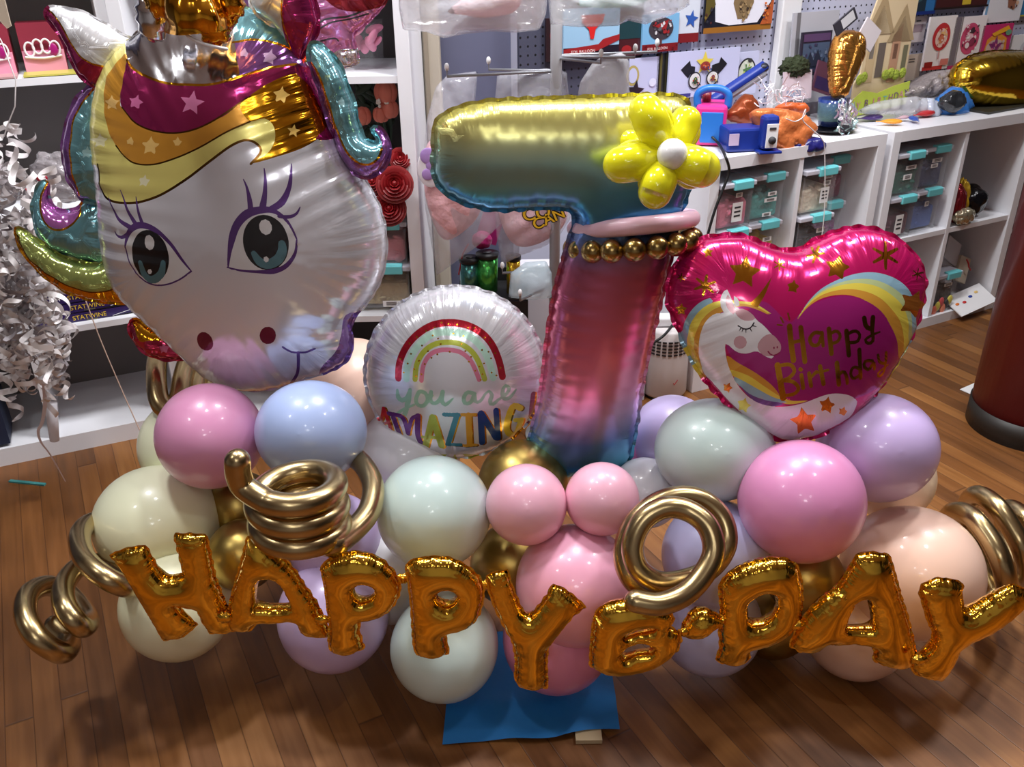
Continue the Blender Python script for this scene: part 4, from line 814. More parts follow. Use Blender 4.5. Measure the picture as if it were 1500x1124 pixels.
# pink foil balloon and clear bin in the frontal tall shelf
o = inflate('foil_balloon', [[(452, -40), (456, 10), (462, 34), (460, 56), (466, 70), (480, 82), (490, 94), (500, 99), (514, 97), (525, 91), (524, 76), (519, 58), (522, 48), (536, 36), (550, 22), (562, 8), (572, -12), (574, -40)]], plane(510, 30, 2.02, 4), .028, foil((232, 150, 206), .16, .7, .6, 60, .05, crinkle=.5), [('stroke', [(462, 38), (478, 28), (510, 24), (536, 14), (556, 10)], 2.5, INK), ('stroke', [(466, 44), (485, 33), (512, 28), (540, 20)], 2, INK), ('poly', [(478, 84), (498, 72), (524, 72), (526, 96), (500, 100)], foil((236, 232, 240), .12, .9, .6, 90, .05, crinkle=1)), ('stroke', [(470, 60), (490, 56), (496, 60)], 2, INK), ('stroke', [(482, -6), (500, 6), (530, 8), (560, 0)], 14, foil((140, 40, 50), .2, .7, .5, 60, .05))], res=.008, flange=.003, pk=(.3, .03, .04))
tag(o, 'pink foil balloon with silver tail hanging in the tall shelf beside the unicorn ear', 'foil balloon')
b = np.array([-.405, 2.46, 1.046]); t = thing('clear_tub', 'clear plastic tub of pink hearts on the tall shelf', 'tub', b+np.array([0, .06, 0]))
mb = MB(); prof = [(.066, .004), (.074, .012), (.078, .115), (.082, .118)]; mb.lathe(b+np.array([.0, .10, 0]), prof, CLEAR, 4, R3('Z', 45)@np.diag([1.2, 1, 1]), smooth=False); mb.build('body', t)
mb = MB(); lump(mb, b+np.array([.015, .10, .075]), (.09, .07, .06), mat((214, 130, 160), .6), np.eye(3), 12, .018, 4); mb.build('contents', t)
b = PY(352, 4, 2.46); mb = MB(); mb.box(b+np.array([0, .06, .02]), (.10, .10, .10), mat((110, 70, 120), .4), None, .004); mb.box(b+np.array([-.022, .008, -.012]), (.036, .003, .014), LBL); tag(mb.build('purple_box'), 'purple box with a white label behind the gold horn', 'box')
# flowers
def rose(c, r, m, face, parent):
    face = np.array(face, float); face /= np.linalg.norm(face); R = np.array(Vector(face).to_track_quat('Z', 'Y').to_matrix()); mb = MB()
    mb.sphere(c, (r*.26, r*.26, r*.5), m, 14, 10, R)
    for ring, (n, rr, h, tl) in enumerate([(2, .24, .80, 6), (3, .38, .74, 12), (4, .54, .64, 22), (5, .72, .50, 35), (6, .88, .34, 50), (7, 1.02, .14, 64)]):
        for k in range(n):
            a = 360*k/n+ring*33; Q = R@R3('Z', a); vs = []; fs = []
            for i in range(6):
                for j in range(5):
                    u, v = (i-2.5)/2.5, j/4; th = u*math.pi/n*1.5
                    rad = r*rr*(.55+.45*v)+r*.12*v*v*math.sin(math.radians(tl)); x = rad*math.cos(th); y = rad*math.sin(th); z = r*(h*math.sin(v*1.5)*(1-.25*u*u)-.25)
                    if v > .9: x += r*.06
                    vs.append(Q@np.array([x, y, z])+c)
            for i in range(5):
                for j in range(4): fs.append((i*5+j, (i+1)*5+j, (i+1)*5+j+1, i*5+j+1))
            mb.add(vs, fs, m)
    return mb.build('rose', parent)
RED = mat((132, 8, 16), .45, 0, 0); COR = mat((206, 112, 92), .5); LEAF = mat((24, 44, 24), .5)
v0 = np.array([-.36, 2.62, .72]); t = thing('rose_bouquet', 'bunch of red artificial roses sticking out of the tall shelf', 'roses', v0)
for x, y, r, Y in [(578, 270, .043, 2.36), (570, 306, .040, 2.36), (545, 266, .034, 2.40), (586, 232, .026, 2.42)]:
    c = PY(x, y, Y); rose(c, r, RED, (.1, -1, .45), t); mb = MB(); mb.tube([c+np.array([0, .02, 0]), (c+v0)/2+np.array([0, .03, .03]), v0], .004, LEAF, 8, 4); mb.build('stem', t)
v1 = np.array([-.37, 2.7, .72]); t = thing('tulip_bunch', 'bunch of coral artificial tulips with dark leaves on the tall shelf', 'flowers', v1)
for x, y, r in [(565, 135, .034), (570, 160, .028), (530, 170, .028), (558, 168, .024)]:
    c = PY(x, y, 2.52); mb = MB(); 
    for k in range(4): mb.sphere(c+np.array([r*.35*math.cos(k*1.6), r*.35*math.sin(k*1.6), 0]), (r*.6, r*.6, r*.85), COR, 16, 12)
    mb.build('tulip', t); mb = MB(); mb.tube([c, (c+v1)/2+np.array([.01, .01, .02]), v1], .004, LEAF, 8, 4); mb.build('stem', t)
mb = MB(); rg = random.Random(4)
for k in range(26):
    c = PY(rg.uniform(525, 572), rg.uniform(118, 235), 2.60+rg.uniform(0, .05)); mb.sphere(c, (.010, .004, .030), LEAF, 10, 8, R3('Y', rg.uniform(-70, 70)))
mb.build('leaves', t, kind='stuff')
mb = MB()
for k in range(12):
    c = PY(rg.uniform(552, 568), rg.uniform(146, 156), 2.50); mb.sphere(c, .004, mat((226, 222, 214), .6), 8, 6)
mb.build('white_sprig', t, label='tiny white blossom sprig')
bin_((-.372, 2.455, .5215), np.eye(3), .165, .28, .128, (214, 126, 136), 'clear bin of coral pink flowers on the tall shelf, the upper of two', [], 21); bin_((-.380, 2.45, .3895), np.eye(3), .185, .28, .13, (176, 160, 120), 'clear bin of beige ribbon rolls on the tall shelf, the lower of two', [(.03, .012, .05, .018)], 22)
# ------------------------------------------------------------------ hanging white curly streamers
mb = MB(); mb.tube([PY(6, 200, 2.02), PY(2, 60, 2.04), AP(-.42, 2.635, 1.72)], .0013, mat((220, 214, 214), .5), 6, 4); rg = random.Random(11); WS = [mat(c, .45) for c in ((226, 220, 220), (204, 198, 200), (240, 236, 236), (170, 164, 168))]
for k in range(330):
    y = rg.triangular(150, 590, 460); w = 70 if y < 480 else 55; xc = 8+(y-180)*.115; x = xc+rg.uniform(-w*.75, w*.75); x = min(x, 104-max(0, (330-y))*.25)
    c = PY(x, y, 2.02+rg.uniform(-.09, .10)); rr = rg.uniform(.011, .026); n = 26; tr = rg.uniform(1.2, 3.4)*math.pi; ph = rg.uniform(0, 6.28); ln = rg.uniform(.02, .07); ax = R3('X', rg.uniform(-50, 50))@R3('Y', rg.uniform(-50, 50))
    P = [c+ax@np.array([rr*math.cos(ph+tr*i/n), rr*math.sin(ph+tr*i/n), -ln*i/n]) for i in range(n)]; D = [ax@np.array([.25*math.cos(ph+tr*i/n), .25*math.sin(ph+tr*i/n), 1.]) for i in range(n)]
    mb.ribbon(P, [d/np.linalg.norm(d) for d in D], [.0125*min(1, i/4, (n-1-i)/4)+.0015 for i in range(n)], rg.choice(WS))
tag(mb.build('curly_streamers'), 'hanging bunch of curled white paper streamers at the left', 'streamers', kind='stuff')
mb = MB()
P = catmull(np.array([PY(x, y, 2.0) for x, y in [(64, 560), (66, 590), (62, 618), (56, 632), (60, 648), (72, 664), (84, 684), (96, 706)]]), 4)
mb.ribbon(P, [np.array([1, -.3, 0])/1.044]*len(P), np.linspace(.014, .004, len(P)), mat((226, 206, 204), .5)); mb.cyl(PY(74, 590, 2.05), PY(80, 645, 2.05), .016, mat((226, 224, 230), .4, alpha=.75), 14, .012)
tag(mb.build('streamer_tail'), 'pale ribbon tail hanging below the curled streamers', 'ribbon')
mb = MB(); mb.tube([PY(126, 442, 2.02), PY(150, 505, 2.02), PY(180, 575, 2.02), PY(209, 640, 2.0)], .0014, mat((206, 176, 160), .4), 6, 4); tag(mb.build('balloon_string'), 'thin tan string slanting down in front of the tall shelf', 'string')
blob('clear_gift_bag', 'crinkled clear bag with red hearts behind the mane curl', 'bag', PY(92, 260, 2.22), (.075, .04, .06), mat((190, 184, 188), .12, .3, .4, alpha=.6, bump=1, bscale=30), np.eye(3), .3, seed=9)
for x, y, lab in [(61, 262, 'small red heart showing through the clear bag, the upper one'), (43, 282, 'small red heart showing through the clear bag, the lower one')]:
    mb = MB(); p = PY(x, y, 2.14); mb.sphere(p+np.array([-.006, 0, .002]), (.009, .004, .008), mat((170, 24, 50), .35), 12, 8); mb.sphere(p+np.array([.006, 0, .002]), (.009, .004, .008), mat((170, 24, 50), .35), 12, 8); mb.sphere(p+np.array([0, 0, -.005]), (.008, .004, .009), mat((170, 24, 50), .35), 12, 8); tag(mb.build('heart_charm'), lab, 'heart')
mb = MB(); mb.box(AP(-.52, 2.72, .13), (.20, .14, .13), mat((34, 44, 70), .5), RA2); mb.box(AP(-.505, 2.645, .13), (.03, .004, .11), mat((196, 160, 50), .5), RA2); tag(mb.build('cardboard_box'), 'dark blue box with a gold stripe at the bottom of the tall shelf', 'box')
# ------------------------------------------------------------------ floor items
mb = MB(); n = 22; m_ = 14; ca = [PZ(648, 1091, .004), PZ(908, 1076, .004), PZ(888, 930, .004), PZ(668, 930, .004)]
vs = []; rg = random.Random(2)
for j in range(m_+1):
    for i in range(n+1):
        u, v = i/n, j/m_; p = (ca[0]*(1-u)+ca[1]*u)*(1-v)+(ca[3]*(1-u)+ca[2]*u)*v
        z = .013+.006*math.exp(-((v-.30+.03*math.sin(u*4))/.05)**2)-.010*max(0, (.18-v))/.18*(.5+.5*math.sin(u*7+1))*(1 if u < .68 else 0)+.0016*math.sin(u*19+v*7)
        if j == 0: p = p+np.array([0, .010*math.sin(u*9)*u, 0])
        vs.append(np.array([p[0], p[1], z]))
fs = [(j*(n+1)+i, j*(n+1)+i+1, (j+1)*(n+1)+i+1, (j+1)*(n+1)+i) for j in range(m_) for i in range(n)]
mb.add(vs, fs, mat((24, 118, 190), .6, bump=.1, bscale=60)); tag(mb.build('blue_mat'), 'bright blue sheet on the floor under the balloons', 'mat')
mb = MB(); a = PZ(862, 1082, 0); mb.box((a[0], a[1]+.112, .0048), (.05, .25, .009), mat((196, 176, 140), .7)); tag(mb.build('wood_slat'), 'raw wooden slat poking out under the blue sheet', 'wood')
mb = MB(); mb.box((PZ(15, 706, 0)+PZ(66, 711, 0))/2+np.array([0, 0, .0025]), (.112, .010, .005), mat((70, 150, 150), .5), R3('Z', -11)); tag(mb.build('paper_strip'), 'short teal strip lying on the floor at the left', 'strip')
mb = MB(); pts = [PZ(1406, 571, .002), PZ(1440, 556, .002), PZ(1470, 548, .002), PZ(1470, 600, .002), PZ(1441, 586, .002)]; mb.poly([np.array([p[0], p[1], .0035]) for p in pts], mat((236, 236, 236), .6), n=(0, 0, 1), thick=.002); tag(mb.build('paper_sheet'), 'white paper sheet on the floor beside the red column', 'paper')
rcol = .17; c = PZ(1441, 640, 0)+np.array([rcol*.96, .06, 0])
t = thing('red_column', 'dark red round column with a black base at the right edge', 'column', c)
mb = MB(); mb.lathe(c, [(rcol+.004, 0), (rcol+.004, .075)], mat((34, 30, 26), .5), 56); mb.build('base_ring', t); mb = MB(); mb.lathe(c, [(rcol, .075), (rcol, 2.7)], mat((120, 16, 20), .45, 0, .2), 56); mb.build('shaft', t)
mb = MB(); mb.box(RP(3.42, 2.25, .35), (.34, .30, .70), mat((12, 12, 14), .5), RR); mb.box(RP(3.30, 2.08, .30), (.08, .03, .004), LBL, RR); tag(mb.build('black_cabinet'), 'black cabinet between the second shelf and the red column', 'cabinet')
# ------------------------------------------------------------------ latex balloons of the base
PINK, BPINK, BLUE, YEL, MINT, LAV, WHT, PEACH = (214, 146, 184), (236, 178, 198), (168, 186, 228), (234, 236, 204), (212, 234, 230), (204, 184, 230), (226, 226, 232), (245, 208, 188)
PERI = (186, 186, 224)
CHROME = mat((188, 166, 122), .26, 1)
def balloon(x, y, dx, dy, zc, rgb, label, aim=None, m=None, cat='balloon'):
    """seen centre, seen width and height, distance along the view"""
    c = PC(x, y, zc); rx, ry = dx/2*zc/F, dy/2*zc/F
    aim = np.array([(-.55 if x < 560 else .45 if x > 960 else .02), 1.62, .30]) if aim is None else np.array(aim)
    m = m or latex(rgb); mb = MB()
    ax = aim-c; ax /= np.linalg.norm(ax)                    # the neck points at the middle of its cluster
    if abs(dx-dy) > 8:
        R = np.column_stack([CR, CU, -_f]); mb.sphere(c, (rx, ry, (rx+ry)/2), m, 48, 28, R)
    else:
        R = np.array(Vector(-ax).to_track_quat('Z', 'Y').to_matrix()); mb.sphere(c, (rx, rx, rx*1.03), m, 48, 28, R, .035)
    q = np.array(Vector(ax).to_track_quat('Z', 'Y').to_matrix()); r = (rx+ry)/2
    k = math.sqrt(sum((a*b)**2 for a, b in zip((rx, ry, r), (ax@CR, ax@CU, ax@-_f))))
    th = mb.build('balloon', label=label); th['category'] = cat; th['group'] = 'latex balloons of the birthday display'
    nk = MB(); nk.lathe(c+ax*k*.94, [(.016, 0), (.009, .010), (.006, .018), (.006, .022), (.011, .030), (.010, .032)], m, 14, q)
    nk.build('neck', th)
    return th
GB = mat((176, 150, 84), .34, 1)
B = balloon
B(309, 640, 154, 154, 1.73, PINK, 'bright pink balloon under the chin of the unicorn balloon')
B(456, 632, 162, 150, 1.69, BLUE, 'periwinkle blue balloon directly below the unicorn muzzle')
B(232, 766, 183, 168, 1.80, YEL, 'large pale yellow balloon above the first letter of the gold writing')
B(281, 655, 146, 146, 1.93, YEL, 'pale yellow balloon peeking out behind the bright pink balloon on the unicorn side')
B(262, 884, 162, 158, 1.74, YEL, 'pale yellow balloon near the floor below the first gold letter')
B(352, 742, 104, 104, 1.86, (0, 0, 0), 'gold chrome balloon wedged under the pink balloon beside the gold coil', m=GB)
B(356, 812, 104, 104, 1.74, (0, 0, 0), 'gold chrome balloon behind the first two gold letters', m=GB)
B(488, 790, 138, 138, 1.80, LAV, 'lavender balloon behind the gold coil below the blue balloon')
B(487, 902, 160, 156, 1.74, LAV, 'lavender balloon near the floor below the second and third gold letters')
B(597, 668, 150, 150, 1.95, WHT, 'white balloon between the blue balloon and the round rainbow balloon')
B(566, 838, 150, 156, 1.86, WHT, 'white balloon behind the two gold letter P balloons')
B(520, 590, 150, 190, 2.02, PEACH, 'peach balloon between the unicorn head and the round rainbow balloon')
B(637, 750, 166, 161, 1.68, MINT, 'large mint balloon directly below the round rainbow balloon')
B(652, 946, 157, 157, 1.72, MINT, 'mint balloon near the floor beside the blue mat')
B(766, 710, 132, 132, 1.84, (0, 0, 0), 'gold chrome balloon at the foot of the number seven balloon', m=GB)
B(748, 826, 118, 124, 1.80, (0, 0, 0), 'gold chrome balloon between the mint balloon and the big pink balloon', m=GB)
B(771, 739, 119, 122, 1.64, BPINK, 'small baby pink balloon, the bigger of the pair at the foot of the seven')
B(881, 731, 108, 108, 1.64, BPINK, 'small baby pink balloon, the smaller one of the pair nearest the gold ring coil')
B(843, 856, 176, 184, 1.67, (232, 166, 192), 'large pink balloon in the middle below the two baby pink ones')
B(815, 934, 158, 156, 1.74, (222, 140, 178), 'pink balloon hanging lowest in the middle over the blue mat')
B(944, 722, 104, 104, 1.84, WHT, 'white balloon between the small baby pink balloon and the mint balloon')
B(911, 652, 60, 100, 1.92, (238, 150, 205), 'pink balloon showing as a sliver behind the foot of the seven')
B(1047, 659, 176, 152, 1.73, MINT, 'mint balloon below the left side of the heart balloon')
B(986, 642, 124, 122, 1.90, (200, 188, 232), 'lilac balloon behind the mint balloon under the heart')
B(1284, 656, 172, 160, 1.72, (205, 182, 230), 'large lavender balloon below the right side of the heart balloon')
B(1172, 734, 180, 178, 1.63, (218, 142, 188), 'big bright pink balloon below the point of the heart')
B(1334, 838, 194, 196, 1.73, PEACH, 'large peach balloon above the last gold letters')
B(1303, 700, 124, 122, 1.88, (240, 214, 186), 'cream peach balloon mostly hidden behind the lavender one under the heart')
B(1252, 915, 156, 150, 1.80, (226, 190, 172), 'peach balloon near the floor behind the last gold letter A')
B(1050, 812, 160, 164, 1.72, PERI, 'periwinkle balloon seen through the hole of the gold ring coil')
B(1040, 912, 150, 146, 1.76, PERI, 'periwinkle balloon near the floor below the gold ring coil')
B(1178, 846, 112, 112, 1.74, (0, 0, 0), 'gold chrome balloon between the gold letters D and A', m=GB)
B(1130, 905, 116, 112, 1.86, (0, 0, 0), 'gold chrome balloon low behind the gold letter D', m=GB)
# ------------------------------------------------------------------ gold chrome modelling-balloon coils
def coil(pts, rad, label, cat='balloon coil', sub=8):
    mb = MB(); mb.tube([PC(*p) for p in pts], rad, CHROME, 22, sub)
    o = mb.build('balloon_coil'); return tag(o, label, cat, 'gold chrome coils')
def C3(pts, sc=3, ox=0, oy=640): return [(x/sc+ox, y/sc+oy, z) for x, y, z in pts]
coil(C3([(500, 395, 1.80), (410, 375, 1.76), (352, 430, 1.68), (372, 535, 1.60), (465, 620, 1.57), (560, 660, 1.60), (575, 630, 1.68), (450, 560, 1.74), (345, 575, 1.70), (280, 660, 1.62), (292, 760, 1.57), (360, 835, 1.58), (385, 800, 1.66), (310, 700, 1.72), (215, 655, 1.69), (130, 690, 1.62), (112, 780, 1.57), (165, 885, 1.55), (270, 950, 1.58), (305, 905, 1.65), (240, 830, 1.68)]), .0195, 'gold chrome spiral coil trailing over the floor beside the first gold letter')
# standing coil in front of the blue balloon: free end, three stacked turns, then a wide sweep behind
hp = [(348, 676, 1.40), (349, 694, 1.41), (358, 714, 1.42)]
def helix():
    c0 = PC(432, 712, 1.47); out = [PC(*p) for p in hp]
    for i in range(2, 58):
        t = i/22.; a = math.radians(205)+2*math.pi*t
        out.append(c0+np.array([.066*math.cos(a), .066*math.sin(a), .004-.041*(t-.25)]))
    q = out[-1]
    out += [PC(*p) for p in ((480, 800, 1.47), (512, 782, 1.52), (540, 750, 1.57), (546, 712, 1.62), (530, 680, 1.68), (505, 660, 1.76))]
    return out
mb = MB(); mb.tube(helix(), .0205, CHROME, 22, 4)
tag(mb.build('balloon_coil'), 'gold chrome stacked coil standing in front of the blue balloon', 'balloon coil', 'gold chrome coils')
coil(C3([(320, 706, 1.42), (440, 722, 1.42), (570, 672, 1.43), (668, 570, 1.44), (722, 450, 1.45), (690, 320, 1.46), (590, 240, 1.47), (470, 225, 1.47), (360, 290, 1.47), (305, 410, 1.47), (330, 530, 1.475), (430, 605, 1.48), (560, 600, 1.49), (700, 540, 1.51), (785, 420, 1.53), (770, 290, 1.54), (680, 195, 1.545), (560, 165, 1.545), (430, 200, 1.54), (315, 300, 1.535), (262, 430, 1.535), (275, 550, 1.53), (350, 640, 1.53), (470, 670, 1.54), (600, 640, 1.56)], 3.5125, 840, 680), .0185, 'gold chrome ring coil seen end on beside the baby pink balloons', sub=6)
coil(C3([(990, 330, 1.90), (1040, 250, 1.83), (1130, 268, 1.76), (1225, 380, 1.72), (1290, 510, 1.70), (1320, 640, 1.72), (1310, 740, 1.80), (1260, 700, 1.9), (1200, 560, 1.93), (1130, 380, 1.95), (1110, 230, 1.93), (1160, 160, 1.86), (1255, 210, 1.80), (1340, 330, 1.77), (1400, 450, 1.76), (1420, 560, 1.8), (1400, 600, 1.9), (1330, 420, 1.98), (1300, 270, 2.0), (1340, 230, 1.95), (1420, 290, 1.9), (1500, 420, 1.88)], 3.5125, 1100, 680), .0205, 'gold chrome coil sticking out behind the large peach balloon', sub=6)
coil(C3([(235, 250, 2.0), (200, 340, 1.93), (195, 480, 1.88), (215, 590, 1.86), (270, 640, 1.86), (320, 580, 1.88), (345, 450, 1.92), (385, 330, 1.98), (430, 300, 2.02), (440, 400, 1.98), (420, 520, 1.93), (450, 600, 1.92), (500, 540, 1.95), (520, 430, 2.0)], 3.947, 180, 440), .021, 'gold chrome coil behind the unicorn chin above the pale yellow balloon')
# ------------------------------------------------------------------ gold foil letters HAPPY B-DAY
GOLD = foil((244, 194, 72), .12, 1, .55, 60, .016, crinkle=.10)
def letter(ch, sc, ox, oy, outer, holes, zc, label, T=.027, tilt=0, yaw=0, tie=None):
    q = crop(sc, ox, oy, outer); cx = sum(p[0] for p in q)/len(q); cy = sum(p[1] for p in q)/len(q)
    dens = lambda l: [((1-t)*l[i][0]+t*l[(i+1) % len(l)][0], (1-t)*l[i][1]+t*l[(i+1) % len(l)][1]) for i in range(len(l)) for t in (0, .12, .5, .88)]
    o = inflate('letter_balloon', [dens(q)]+[dens(crop(sc, ox, oy, h)) for h in holes], plane(cx, cy, zc, tilt, yaw), T, GOLD, res=.0062, p=.5, flange=.0035, pk=(.06, .021, .010))
    return tag(o, label, 'letter balloon', 'gold letters of the HAPPY B-DAY garland')
letter('H', 3, 0, 640, [(485, 522), (560, 492), (640, 480), (660, 520), (700, 590), (735, 620), (790, 612), (808, 600), (800, 560), (785, 500), (768, 430), (830, 428), (905, 434), (920, 500), (945, 620), (985, 720), (1045, 845), (985, 862), (925, 862), (890, 810), (865, 745), (820, 745), (775, 722), (800, 770), (865, 825), (800, 880), (718, 893), (690, 840), (640, 750), (580, 650), (530, 570)], [], 1.52, 'shiny gold foil letter H starting the garland, tilted to one side')
letter('A', 3, 0, 640, [(1090, 440), (1065, 540), (1042, 620), (1020, 700), (1000, 790), (1012, 848), (1105, 848), (1128, 808), (1210, 812), (1300, 800), (1330, 865), (1440, 880), (1446, 860), (1425, 800), (1385, 720), (1335, 650), (1290, 580), (1230, 520), (1170, 470), (1125, 440)], [[(1124, 732), (1135, 640), (1160, 612), (1200, 612), (1230, 640), (1258, 690), (1280, 738), (1190, 742)]], 1.52, 'gold foil letter A under the stacked gold coil')
letter('P', 3, 460, 640, [(32, 575), (65, 540), (115, 518), (180, 508), (250, 520), (310, 550), (352, 595), (378, 645), (372, 695), (345, 745), (300, 785), (245, 800), (200, 800), (195, 850), (218, 928), (150, 955), (78, 945), (66, 905), (70, 830), (60, 740), (48, 650)], [[(178, 652), (215, 634), (252, 645), (266, 680), (240, 708), (205, 715), (182, 692)]], 1.51, 'gold foil letter P next to the first A, the first of the two Ps')
letter('P', 3, 460, 640, [(405, 565), (440, 540), (520, 528), (600, 534), (665, 565), (722, 612), (744, 665), (740, 725), (722, 785), (685, 830), (635, 850), (588, 852), (575, 870), (590, 950), (530, 970), (458, 960), (442, 930), (436, 860), (430, 750), (418, 650)], [[(540, 682), (570, 662), (608, 668), (625, 692), (610, 722), (580, 733), (548, 715)]], 1.51, 'gold foil letter P next to the Y, the second of the two Ps')
letter('Y', 3, 460, 640, [(760, 612), (800, 596), (850, 590), (858, 630), (882, 692), (915, 768), (948, 788), (985, 750), (1030, 692), (1050, 650), (1100, 672), (1150, 710), (1192, 750), (1148, 775), (1098, 832), (1060, 880), (1026, 925), (1020, 1000), (1024, 1100), (960, 1110), (905, 1095), (885, 1060), (890, 980), (875, 900), (840, 838), (800, 760), (772, 682)], [], 1.49, 'gold foil letter Y in front of the big pink balloon in the middle')
letter('B', 3.5125, 840, 680, [(108, 785), (135, 740), (200, 712), (300, 700), (400, 715), (500, 765), (515, 800), (490, 838), (545, 865), (552, 910), (530, 962), (480, 1004), (420, 1042), (330, 1066), (230, 1080), (155, 1070), (88, 1036), (90, 960), (98, 870)], [[(262, 862), (300, 842), (360, 832), (420, 832), (395, 852), (320, 868), (268, 888)], [(252, 948), (300, 925), (370, 918), (412, 938), (400, 960), (330, 966), (258, 992)]], 1.48, 'gold foil letter B under the free end of the gold ring coil')
letter('-', 3.5125, 840, 680, [(556, 880), (565, 820), (600, 772), (640, 748), (690, 748), (730, 772), (772, 790), (768, 826), (715, 836), (690, 868), (620, 884)], [], 1.49, 'small gold foil dash between the letters B and D', T=.026)
letter('D', 3.5125, 840, 680, [(752, 620), (790, 572), (860, 530), (940, 500), (1030, 485), (1100, 490), (1148, 525), (1172, 600), (1176, 700), (1165, 790), (1130, 850), (1080, 890), (1010, 922), (940, 938), (905, 938), (900, 965), (906, 1000), (870, 1026), (800, 1030), (735, 1010), (758, 940), (752, 850), (762, 750), (755, 680)], [[(895, 722), (908, 690), (960, 652), (1008, 648), (1036, 680), (1042, 730), (1018, 778), (975, 806), (930, 812), (902, 798)]], 1.49, 'gold foil letter D below the big bright pink balloon')
letter('A', 3.5125, 1100, 680, [(440, 640), (500, 550), (545, 470), (600, 456), (680, 462), (712, 478), (724, 520), (745, 590), (772, 690), (805, 790), (832, 900), (850, 1000), (828, 1042), (740, 1045), (650, 1020), (632, 1000), (640, 960), (618, 928), (520, 918), (420, 925), (390, 905), (370, 935), (335, 962), (250, 962), (202, 932), (232, 860), (300, 750), (370, 690)], [[(545, 690), (578, 674), (598, 700), (612, 760), (620, 832), (540, 836), (486, 832), (505, 770)]], 1.48, 'gold foil letter A between D and the last Y')
letter('Y', 3.5125, 1100, 680, [(868, 655), (885, 620), (960, 588), (1050, 600), (1088, 620), (1080, 665), (1088, 735), (1112, 752), (1180, 712), (1260, 662), (1340, 620), (1408, 645), (1432, 690), (1405, 732), (1330, 792), (1230, 860), (1130, 900), (1075, 935), (1060, 990), (1010, 1080), (985, 1110), (930, 1105), (850, 1080), (822, 1040), (850, 990), (902, 950), (935, 905), (938, 860), (910, 800), (888, 720)], [], 1.47, 'gold foil letter Y ending the garland, arm reaching out of the picture')

for k, (x, y, z, w) in enumerate([(329, 905, 1.52, 9), (472, 908, 1.515, 8), (589, 848, 1.51, 8), (708, 858, 1.50, 8), (1002, 926, 1.485, 7), (1058, 908, 1.49, 8), (1168, 917, 1.485, 8), (1346, 967, 1.475, 9)]):
    c = PC(x, y, z); mb = MB(); mb.sphere((0, 0, 0), 1, GOLD, 20, 14); V = np.array(mb.v); V = V*(1+.35*np.abs(np.sin(V[:, 0]*7+k))-.25*np.abs(np.sin(V[:, 2]*9+V[:, 1]*5)))[:, None]*np.array([w*1.3, w*.6, w*.9])*z/F; mb.v = [tuple(v+c) for v in V]
    tag(mb.build('foil_tie'), 'crinkled gold foil tie joining two neighbouring letters of the garland', 'foil tie', 'gold ties between the letters')
# ------------------------------------------------------------------ number seven
RAMP = [(0, (110, 190, 200)), (.07, (80, 160, 186)), (.15, (110, 160, 206)), (.22, (214, 186, 222)), (.30, (234, 150, 184)), (.42, (230, 124, 158)), (.60, (198, 106, 136)), (.68, (120, 134, 184)), (.745, (62, 140, 200)), (.81, (98, 168, 196)), (.875, (160, 196, 184)), (.935, (216, 212, 140)), (1, (222, 212, 110))]
SEV = foil((200, 90, 120), .26, .78, .3, 70, .045, RAMP, crinkle=.04)
s7 = [(637, 184), (652, 168), (680, 156), (720, 149), (780, 146), (850, 144), (910, 142), (965, 140), (1000, 145), (1013, 168), (1015, 205), (1012, 250), (1005, 290), (992, 322), (984, 370), (970, 430), (956, 490), (945, 540), (937, 585), (929, 640), (914, 684), (860, 690), (820, 700), (788, 694), (771, 670), (778, 636), (790, 590), (797, 540), (804, 480), (815, 420), (828, 372), (838, 340), (843, 322), (838, 310), (820, 304), (780, 304), (740, 307), (700, 303), (665, 290), (642, 270), (635, 245), (636, 212)]
o = inflate('number_balloon', [s7], plane(860, 400, 1.69, 3, 4), .068, SEV, res=.0125, flange=.007, pk=(.08, .03, .03), p=.48)
tag(o, 'tall foil number seven balloon fading from gold and blue to pink', 'number balloon')
# pink twisted collar and beads around the stem
cc = PC(927, 327, 1.69); ring = []
for k in range(36):
    a = 2*math.pi*k/36; ring.append(cc+np.array([.108*math.cos(a), .108*math.sin(a), .009*math.cos(a)-.028*math.sin(a)]))
mb = MB(); mb.tube(ring, .0165, latex((240, 196, 212)), 20, 2, closed=True)
tag(mb.build('balloon_collar'), 'pale pink twisted balloon ring around the stem of the seven', 'balloon ring')
bc = PC(926, 356, 1.69); gb = mat((168, 142, 88), .24, 1); rb = .0215; nb = 17
first = None
for k in range(nb):
    a = 2*math.pi*(k+.5)/nb; c = bc+np.array([.110*math.cos(a), .104*math.sin(a), .009*math.cos(a)-.022*math.sin(a)])
    if first is None:
        mb = MB(); mb.sphere(c, rb, gb, 24, 14); first = mb.build('gold_bead_balloon'); o = first; c0 = c
    else:
        o = first.copy(); COL.objects.link(o); o.location = first.location+Vector(c-c0)
    tag(o, 'tiny round gold chrome balloon in the bead ring around the seven', 'balloon', 'gold beads around the seven')
